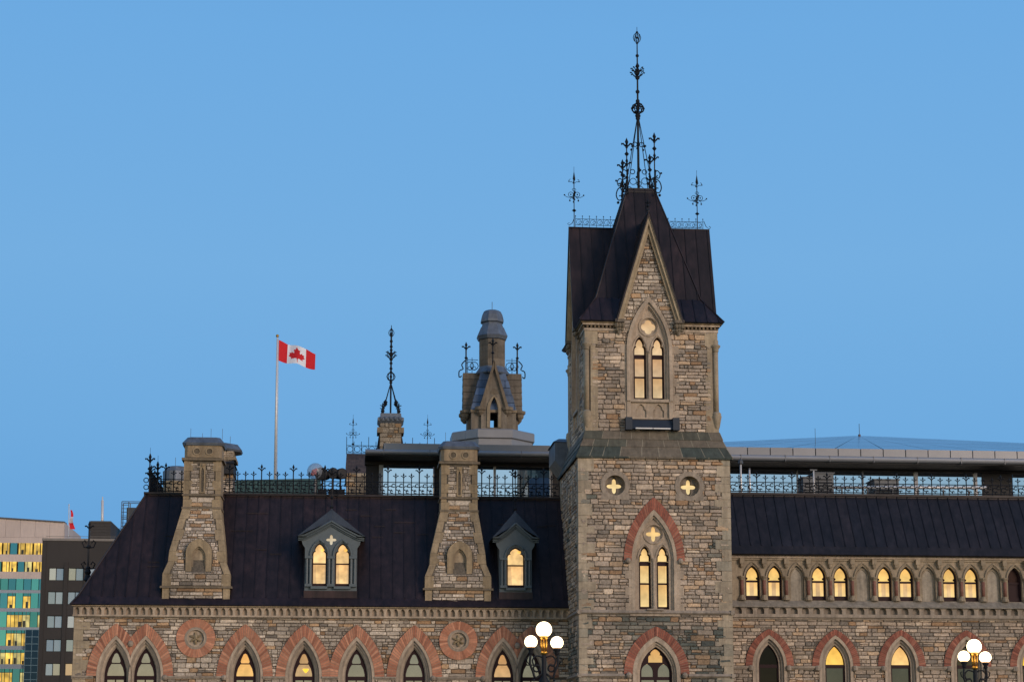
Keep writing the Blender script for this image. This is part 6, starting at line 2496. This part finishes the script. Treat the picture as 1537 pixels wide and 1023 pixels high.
fl = thing('flag', h0, 'red and white flag with a red maple leaf flying from the flagpole', 'flag')
RED = (.56, .010, .018)
half = [(0, 1), (.10, .78), (.155, .74), (.24, .79), (.19, .48), (.235, .44), (.36, .57), (.395, .47), (.54, .49), (.495, .33), (.53, .27), (.60, .24),
        (.40, .06), (.43, -.02), (.41, -.06), (.22, -.02), (.035, .0), (.03, -.32)]
leaf = half + [(-x, y) for x, y in half[::-1][:-1]]
for u0, u1, c, nm in ((0, .25, RED, 'red_band'), (.25, .75, (.74, .76, .84), 'white_field'), (.75, 1, RED, 'red_band')):
    m = MB(fl.location)
    nu, nv = (60, 60) if nm == 'white_field' else (14, 8)
    for i in range(nu):
        for j in range(nv):
            ua, ub = u0 + (u1 - u0) * i / nu, u0 + (u1 - u0) * (i + 1) / nu
            q = [flagpt(ua, (j + 1) / nv), flagpt(ub, (j + 1) / nv), flagpt(ub, j / nv), flagpt(ua, j / nv)]
            uc, vc = (ua + ub) / 2, (j + .5) / nv
            m.poly(q, RED if nm == 'white_field' and inside(leaf, (uc - .5) / .375, (.5 - vc) / .62 + .345) else c)
    m.build(nm, 'cloth', fl, True)

# clear dome with something red inside, and floodlights on a mast
YQ = 99.0
p = W(473.5, 707, YQ)
t = thing('surveillance_dome', (p.x, YQ, Z_T), 'clear round dome with a red core on the left roof, beside the floodlights', 'dome')
R = 12.2 / 26
m = MB(t.location)
m.ball(p.x, YQ, p.z, R, 20)
m.build('dome', 'clear', t, True)
m = MB(t.location)
for dx, dz, r in ((-.08, -.02, .15), (.04, .08, .10), (-.16, -.16, .12), (.02, -.14, .10)):
    m.ball(p.x + dx, YQ - .05, p.z + dz, r, 8)
m.build('red_core', 'redplastic', t, True)
m = MB(t.location)
m.tube([(p.x, YQ, Z_T), (p.x, YQ, p.z - R + .02)], .07, 8)
m.build('stand', 'unit', t)
for px, py, r, ang, lab in ((484, 711.5, 9.5, -.45, 'round black floodlight nearest the clear dome, turned left'), (500, 710.5, 8.0, .0, 'round black floodlight on the roof facing forward, between two others'), (511, 711, 8, .55, 'round black floodlight on the left roof turned right, farthest from the clear dome')):
    p = W(px, py, YQ)
    t = thing('floodlight', (p.x, YQ, Z_T), lab, 'floodlight', 'floodlights behind the left roof railing')
    R = r / 26.5
    Mx = Matrix.Translation((p.x, YQ, p.z)) @ Matrix.Rotation(ang, 4, 'Z') @ Matrix.Rotation(pi / 2, 4, 'X')
    m = MB(t.location)
    m.T = Mx
    m.lathe(0, 0, [(R * .5, -.7), (R * .75, -.45), (R, -.05), (R * 1.04, .22)], 14)
    m.build('housing', 'iron', t, True)
    m = MB(t.location)
    m.T = Mx
    m.lathe(0, 0, [(R * .94, .221), (R * .6, .235), (.01, .24)], 14)
    m.build('lens', 'dark', t)
    m = MB(t.location)
    m.box(p.x - .05, p.x + .05, YQ + .1, YQ + .2, Z_T, p.z)
    m.box(p.x - .25, p.x + .25, YQ + .05, YQ + .45, Z_T, Z_T + .6)
    m.build('bracket', 'iron', t)

# ================================================================== OFFICE BLOCKS at the far left
YO = 280.0
o = lambda px, py: W(px, py, YO)
ox0, ox1 = o(59.5, 930).x, o(300, 930).x
ob = thing('office_block', (ox0, YO, 0), 'dark brown brick office block with paired square windows, left of the mansard roof', 'building')
OO = ob.location
oz = lambda py: o(100, py).z
DK = (.029, .024, .022)
rng = random.Random(77)
cols = [o(px, 863).x for px in (84, 113.6, 143.2)]
rows = [(oz(851.5), oz(870.8)), (oz(887), oz(906.5)), (oz(923), oz(942)), (oz(958.5), oz(977.5)), (oz(994.5), oz(1013.5)), (oz(1030), oz(1049))]
ww = o(95.5, 863).x - o(84, 863).x
pitch_o = cols[1] - cols[0]
allc = [cols[0] + pitch_o * k for k in range(6)]
hl = [rect(c - ww, c + ww, b, a) for c in allc for a, b in rows]
m = MB(OO)
m.prism(rect(ox0, ox1, 0, oz(811)), hl, YO, YO + .5, DK, back=False, sides=False)
m.poly([(ox1, YO, 0), (ox1, YO + 24, 0), (ox1, YO + 24, oz(811)), (ox1, YO, oz(811))], DK)
m.poly([(ox0, YO + 24, 0), (ox0, YO, 0), (ox0, YO, oz(811)), (ox0, YO + 24, oz(811))], DK)
for k in range(5):                                    # shallow brick piers
    c = (allc[k] + allc[k + 1]) / 2
    m.box(c - .28, c + .28, YO - .12, YO + .05, 0, oz(843), tuple(v_ * .9 for v_ in DK))
m.box(ox0 - .02, ox0 + .6, YO - .13, YO + .05, 0, oz(811), tuple(v_ * .9 for v_ in DK))
m.build('wall', 'office', ob)
m = MB(OO)
m.box(ox0 - .1, ox1 + .1, YO - .1, YO + 24, oz(811) + .001, oz(807.5), (.20, .18, .165))
m.box(ox0 + .4, ox1 - .4, YO + .5, YO + .56, oz(805) + .1, oz(805) + .16, (.15, .14, .13))
m.build('parapet', 'office', ob)
for c in allc:
    for a, b in rows:
        m = MB(OO)
        m.prism(rect(c - ww, c + ww, b, a), [rect(c - ww + .1, c - .06, b + .1, a - .1), rect(c + .06, c + ww - .1, b + .1, a - .1)], YO + .18, YO + .28, (.02, .018, .016))
        w_ = m.build('window', 'office', ob)
        for s_ in (-1, 1):
            p = MB(OO)
            x0, x1 = sorted((c + s_ * .06, c + s_ * (ww - .1)))
            t1, t2 = rng.uniform(-.06, .06), rng.uniform(-.05, .10)
            p.poly([(x0, YO + .25 + t1, b + .05), (x1, YO + .25 - t1, b + .05), (x1, YO + .25 - t1 + t2, a - .05), (x0, YO + .25 + t1 + t2, a - .05)], (.46, .42, .39))
            p.build('pane', 'tealglass', w_)
px0, px1 = o(135.5, 795).x, o(166, 795).x
pb0 = thing('roof_penthouse', (px0, YO + 4, oz(811)), 'dark plant penthouse on top of the brown office block', 'penthouse')
m = MB(pb0.location)
yy = YO + 4
pz0, pz1 = W(150, 812, yy).z, W(150, 783.8, yy).z
m.box(W(135.5, 795, yy).x, W(166, 795, yy).x, yy, yy + 17, pz0 - .5, pz1, (.034, .03, .028))
m.build('wall', 'office', pb0)
m = MB(pb0.location)
m.box(W(135.2, 795, yy).x, W(166.3, 795, yy).x, yy - .1, yy + 17.1, pz1 + .001, pz1 + .25, (.06, .055, .05))
for i in range(5):
    zz_ = pz0 + (pz1 - pz0) * (i + 1) / 6
    m.box(W(137, 795, yy).x, W(165, 795, yy).x, yy - .06, yy - .003, zz_, zz_ + .08, (.05, .045, .042))
m.build('coping', 'office', pb0)
# ladder cage with equipment cabinet
yy = YO + 10
c0, c1 = W(181.5, 800, yy), W(214, 752.5, yy)
lc = thing('steel_platform', (c0.x, yy, c0.z), 'open steel frame with ladder on the roof behind the mansard hip', 'steel frame')
m = MB(lc.location)
for x in (c0.x, c0.x + 1.1, c1.x):
    for y in (yy, yy + 2):
        m.tube([(x, y, c0.z - 2), (x, y, c1.z)], .07, 4)
for z in (c1.z, (c0.z + c1.z) / 2, c0.z + .4):
    for y in (yy, yy + 2):
        m.tube([(c0.x, y, z), (c1.x if z != (c0.z + c1.z) / 2 else c0.x + 1.1, y, z)], .06, 4)
m.tube([(c0.x - 2.2, yy, W(181, 793, yy).z), (c0.x, yy, W(181, 793, yy).z)], .05, 4)
m.build('frame', 'unit', lc)
m = MB(lc.location)
for i in range(9):
    z = c0.z + (c1.z - c0.z) * i / 9
    m.tube([(c0.x, yy - .05, z), (c0.x + 1.1, yy - .05, z)], .045, 4)
m.build('ladder', 'unit', lc)
k0, k1 = W(190, 792, yy + 1), W(204, 762, yy + 1)
t = thing('equipment_cabinet', (k0.x, yy + .6, k0.z), 'grey metal cabinet held in the steel frame on the far roof', 'cabinet')
m = MB(t.location)
m.box(k0.x, k1.x, yy + .4, yy + 1.8, k0.z - 2, k1.z, (.045, .05, .055))
m.build('casing', 'office', t)
m = MB(t.location)
m.box(k1.x + .02, k1.x + 1.1, yy + .5, yy + 1.7, k0.z - 2, k1.z - .2, (.42, .36, .28))
m.build('side_panel', 'office', t)
# white mast
yy = YO + 15
a, b = W(154, 785, yy), W(153.6, 756, yy)
t = thing('mast', (a.x, yy, a.z), 'short white mast standing on the dark penthouse', 'mast')
m = MB(t.location)
m.tube([(a.x, yy, a.z - 2), (b.x, yy, b.z + .6)], .22, 8)
m.build('pole', 'white', t, True)
m = MB(t.location)
m.tube([(b.x, yy, b.z + .6), (b.x, yy, b.z + 1.2)], .1, 6)
m.build('tip', 'white', t)

# glass office
YN = 360.0
n_ = lambda px, py: W(px, py, YN)
nx0, nx1 = n_(-220, 900).x, n_(92.7, 900).x
go = thing('glass_office', (nx0, YN, 0), 'pale office building with teal glass bands and yellow lit rooms, at the left edge', 'building')
OG = go.location
nz = lambda py: n_(40, py).z
BE = (.52, .43, .39)
bands = [(814.5, 831.5, 1), (842.5, 857.5, 1), (868, 884.8, 2), (889.5, 912, 3), (917.5, 940.5, 3), (945, 968.5, 3), (974.5, 996, 3), (1003, 1030, 3), (1036, 1060, 3)]
m = MB(OG)
zs_list = [nz(790)] + [nz(p) for b in bands for p in (b[0], b[1])] + [0]
for i in range(0, len(zs_list) - 1, 2):
    z1, z0 = zs_list[i], zs_list[i + 1]
    c = BE if i < 6 else (.27, .31, .36)
    m.box(nx0, nx1 - (0 if i < 8 else 0), YN, YN + 3, z0, z1 if i else nz(806), tuple(v_ * 1.0 for v_ in c))
tl_, tr_ = n_(-220, 763.5).z, n_(92.7, 784).z
k = 14
for i in range(k):
    xa, xb = nx0 + (nx1 - nx0) * i / k, nx0 + (nx1 - nx0) * (i + 1) / k
    za, zb_ = tl_ + (tr_ - tl_) * i / k, tl_ + (tr_ - tl_) * (i + 1) / k
    m.hexa([(xa + .02, YN - .01, nz(805.8)), (xb - .02, YN - .01, nz(805.8)), (xb - .02, YN + 3, nz(805.8)), (xa + .02, YN + 3, nz(805.8)),
            (xa + .02, YN - .01, za), (xb - .02, YN - .01, zb_), (xb - .02, YN + 3, zb_), (xa + .02, YN + 3, za)], jit(rng, .96, 1.04, BE))
m.hexa([(nx1 + .01, YN, 0), (nx1 + .06, YN + .01, 0), (nx1 + .06, YN + 22, 0), (nx1 + .01, YN + 22, 0), (nx1 + .01, YN, tr_), (nx1 + .06, YN + .01, tr_), (nx1 + .06, YN + 22, tr_ - .2), (nx1 + .01, YN + 22, tr_ - .2)], tuple(v_ * .9 for v_ in BE))
m.box(nx0, nx1, YN + 3.01, YN + 22, 0, tr_ - .3, (.05, .05, .05))
m.build('wall', 'office', go)
m = MB(OG)
for i in range(k):
    xa, xb = nx0 + (nx1 - nx0) * i / k, nx0 + (nx1 - nx0) * (i + 1) / k
    za, zb_ = tl_ + (tr_ - tl_) * i / k, tl_ + (tr_ - tl_) * (i + 1) / k
    m.hexa([(xa, YN - .3, za), (xb, YN - .3, zb_), (xb, YN + 3, zb_), (xa, YN + 3, za), (xa, YN - .3, za + .25), (xb, YN - .3, zb_ + .25), (xb, YN + 3, zb_ + .25), (xa, YN + 3, za + .25)], (.10, .10, .11))
m.build('parapet', 'office', go)
step = n_(11.5, 850).x - n_(0, 850).x
xr_ = n_(64, 850).x
ptn = [1, 1, 1, 0, 1, 1]
for bi, (pa, pb2, kind) in enumerate(bands):
    z1, z0 = nz(pa), nz(pb2)
    x = xr_ + step * 2.6
    i = 0
    while x > n_(-60, 850).x:
        w_ = step * (.96 if kind > 1 else .90)
        if kind == 1 and i % 2 == 1:
            xa = x - step * .82
        else:
            xa = x - w_
        lit = (kind == 1 and rng.random() < .85) or (kind == 3 and rng.random() < .58)
        m = MB(OG)
        if lit:
            kx = rng.uniform(.55, 1.05)
            m.poly([(xa, YN - .03, z0), (x - .06, YN - .03, z0), (x - .06, YN - .03, z1 - (0 if kind == 1 else (z1 - z0) * .22)), (xa, YN - .03, z1 - (0 if kind == 1 else (z1 - z0) * .22))],
                   (1.0 * kx, .62 * kx, .10 * kx) if rng.random() < .8 else (.75 * kx, .62 * kx, .22 * kx))
            w0_ = m.build('window', 'office_lit', go)
            m = MB(OG)                                # glazing bar and a desk-high band of dark furniture
            xm = xa + (x - .06 - xa) * rng.choice((.33, .5, .66))
            m.box(xm - .05, xm + .05, YN - .12, YN - .035, z0, z1, (.10, .12, .12))
            m.build('glazing_bar', 'office', w0_)
            if rng.random() < .7:
                m = MB(OG)
                xd = xa + (x - xa) * rng.uniform(.05, .5)
                m.box(xd, xd + (x - xa) * rng.uniform(.25, .45), YN - .06, YN - .035, z0 + .02, z0 + (z1 - z0) * rng.uniform(.2, .45), (.03, .035, .03))
                m.build('desk', 'office', w0_)
            if kind == 3:
                m = MB(OG)
                m.poly([(xa, YN - .03, z1 - (z1 - z0) * .2), (x - .06, YN - .03, z1 - (z1 - z0) * .2), (x - .06, YN - .03, z1), (xa, YN - .03, z1)], (.05, .22, .24))
                m.build('window', 'tealglass', go)
        else:
            t = rng.uniform(.75, 1.15)
            c = (.10 * t, .34 * t, .31 * t) if rng.random() < .6 else (.07 * t, .25 * t, .29 * t)
            e = rng.uniform(-.02, .02)
            m.poly([(xa, YN - .04 + e, z0), (x - .06, YN - .04 - e, z0), (x - .06, YN - .03 - e, z1), (xa, YN - .03 + e, z1)], c)
            m.build('window', 'tealglass', go)
        x -= step
        i += 1
# dark glass corner bay lower right
m = MB(OG)
bx0, bx1 = n_(38, 980).x, n_(58, 980).x
m.box(bx0, bx1 + 1, YN - .6, YN - .1, 0, nz(944.5), (.012, .03, .06))
cb = m.build('corner_bay', 'tealglass', go)
m = MB(OG)
for i in range(9):
    z = nz(944.5) - i * (nz(944.5) - nz(1030)) / 8
    m.box(bx0 - .03, bx1 + 1, YN - .68, YN - .601, z - .06, z + .06, (.12, .2, .24))
for i in range(3):
    x = bx0 + (bx1 - bx0) * i / 2
    m.box(x - .05, x + .05, YN - .69, YN - .601, 0, nz(944.5), (.12, .2, .24))
m.build('glazing_bar', 'office', cb)
# limp red flag on the far roof
yy = YO + 12
a, b = W(103.3, 809, yy), W(103.6, 757, yy)
t = thing('flagpole', (a.x, yy, a.z), 'thin short flagpole on the far office roof at left', 'flagpole')
m = MB(t.location)
m.tube([(a.x, yy, a.z - 1), (b.x, yy, b.z)], .07, 6)
m.build('pole', 'white', t)
m = MB(t.location)
m.ball(b.x, yy, b.z, .12, 6)
m.build('ball', 'white', t)
za, zb_ = W(103, 765, yy).z, W(103, 793.5, yy).z
t = thing('flag', (a.x, yy, za), 'limp red and white flag hanging on the thin pole above the far offices', 'flag')
for f0, f1, c, nm in ((0, .35, RED, 'red_band'), (.35, .68, (.55, .5, .55), 'white_field'), (.68, 1, RED, 'red_band')):
    m = MB(t.location)
    for j in range(6):
        u0, u1 = f0 + (f1 - f0) * j / 6, f0 + (f1 - f0) * (j + 1) / 6
        f_ = lambda u_, e: (a.x + .08 + e * (.25 + .55 * u_) + .1 * sin(u_ * 7), yy - .05 + e * .25 * sin(u_ * 9), za + (zb_ - za) * u_)
        for e0, e1 in ((0, .5), (.5, 1)):
            m.poly([f_(u1, e0), f_(u1, e1), f_(u0, e1), f_(u0, e0)], c)
    m.build(nm, 'cloth', t)


# ================================================================== STREET LAMPS
def street_lamp(px, py_top, Y, label, spread, dz_l):
    c = W(px, py_top, Y)
    k = 1.0
    r1 = .205 * k
    t = thing('street_lamp', (c.x, Y, 0), label, 'street lamp', 'three globe street lamps before the facade')
    x, z = c.x, c.z
    m = MB(t.location)
    zb_ = z - 1.35
    m.lathe(x, Y, [(.26, -.05), (.26, .35), (.20, .45), (.22, .55), (.13, .75), (.10, 1.2), (.085, zb_ - .3), (.12, zb_ - .25), (.09, zb_ - .15), (.14, zb_ - .02), (.13, zb_ + .05), (.065, zb_ + .15), (.06, zb_ + .55), (.05, z - .58)], 12)
    m.build('post', 'iron', t, True)
    m = MB(t.location)                                # gilded open collar carrying the top globe
    for j in range(6):
        a = 2 * pi * j / 6 + .3
        m.tube([(x + .065 * cos(a), Y + .065 * sin(a), z - .62), (x + .075 * cos(a), Y + .075 * sin(a), z - r1 - .04)], .016, 5)
    m.lathe(x, Y, [(.06, z - .64), (.10, z - .60), (.08, z - .56)], 10)
    m.lathe(x, Y, [(.07, z - r1 - .07), (.09, z - r1 - .03), (.11, z - r1 + .03)], 12)
    m.build('collar', 'brass', t, True)
    m = MB(t.location)
    m.ball(x, Y, z, r1, 24)
    m.c = [(1, .78, .46)] * len(m.c)
    m.build('globe', 'globe', t, True)
    for s_ in (-1, 1):
        gx, gz = x + s_ * spread, z - dz_l - (.02 if s_ > 0 else 0)
        r2 = .165 * k
        m = MB(t.location)
        zj = zb_ + .22
        m.tube(crv([(x + s_ * .06, Y, zj), (x + s_ * .22, Y, zj - .10), (x + s_ * (spread * .85), Y, zj + .06), (x + s_ * (spread * 1.08), Y, zj + .28), (gx, Y, gz - r2 - .12)]), .031, 6)
        m.tube(crv([(x + s_ * .04, Y, zj + .42), (x + s_ * .2, Y, zj + .46), (x + s_ * .30, Y, zj + .34), (x + s_ * .24, Y, zj + .2), (x + s_ * .14, Y, zj + .24)]), .022, 5)
        m.circle(x + s_ * .19, Y, zj + .14, .085, .022, 'xz', 12)
        m.tube([(x + s_ * (spread * 1.05), Y, zj + .22), (x + s_ * (spread * 1.3), Y, zj + .30), (x + s_ * (spread * 1.36), Y, zj + .40), (x + s_ * (spread * 1.24), Y, zj + .42)], .018, 5)
        m.ball(x + s_ * .26, Y, zj - .16, .035, 6)
        ar = m.build('arm', 'iron', t, True)
        m = MB(t.location)
        m.lathe(gx, Y, [(.03, gz - r2 - .16), (.06, gz - r2 - .12), (.05, gz - r2 - .07), (.085, gz - r2 - .03), (.10, gz - r2 + .04)], 10)
        m.build('globe_cup', 'iron', ar, True)
        m = MB(t.location)
        m.ball(gx, Y, gz, r2, 20)
        m.c = [(1, .78, .46)] * len(m.c)
        m.build('globe', 'globe', t, True)
    return t


street_lamp(816.4, 944.2, 46.0, 'three globe lit street lamp in front of the left wing, beside the tower', .335, .315)
street_lamp(1462.2, 969.5, 49.5, 'three globe lit street lamp in front of the right wing', .31, .285)
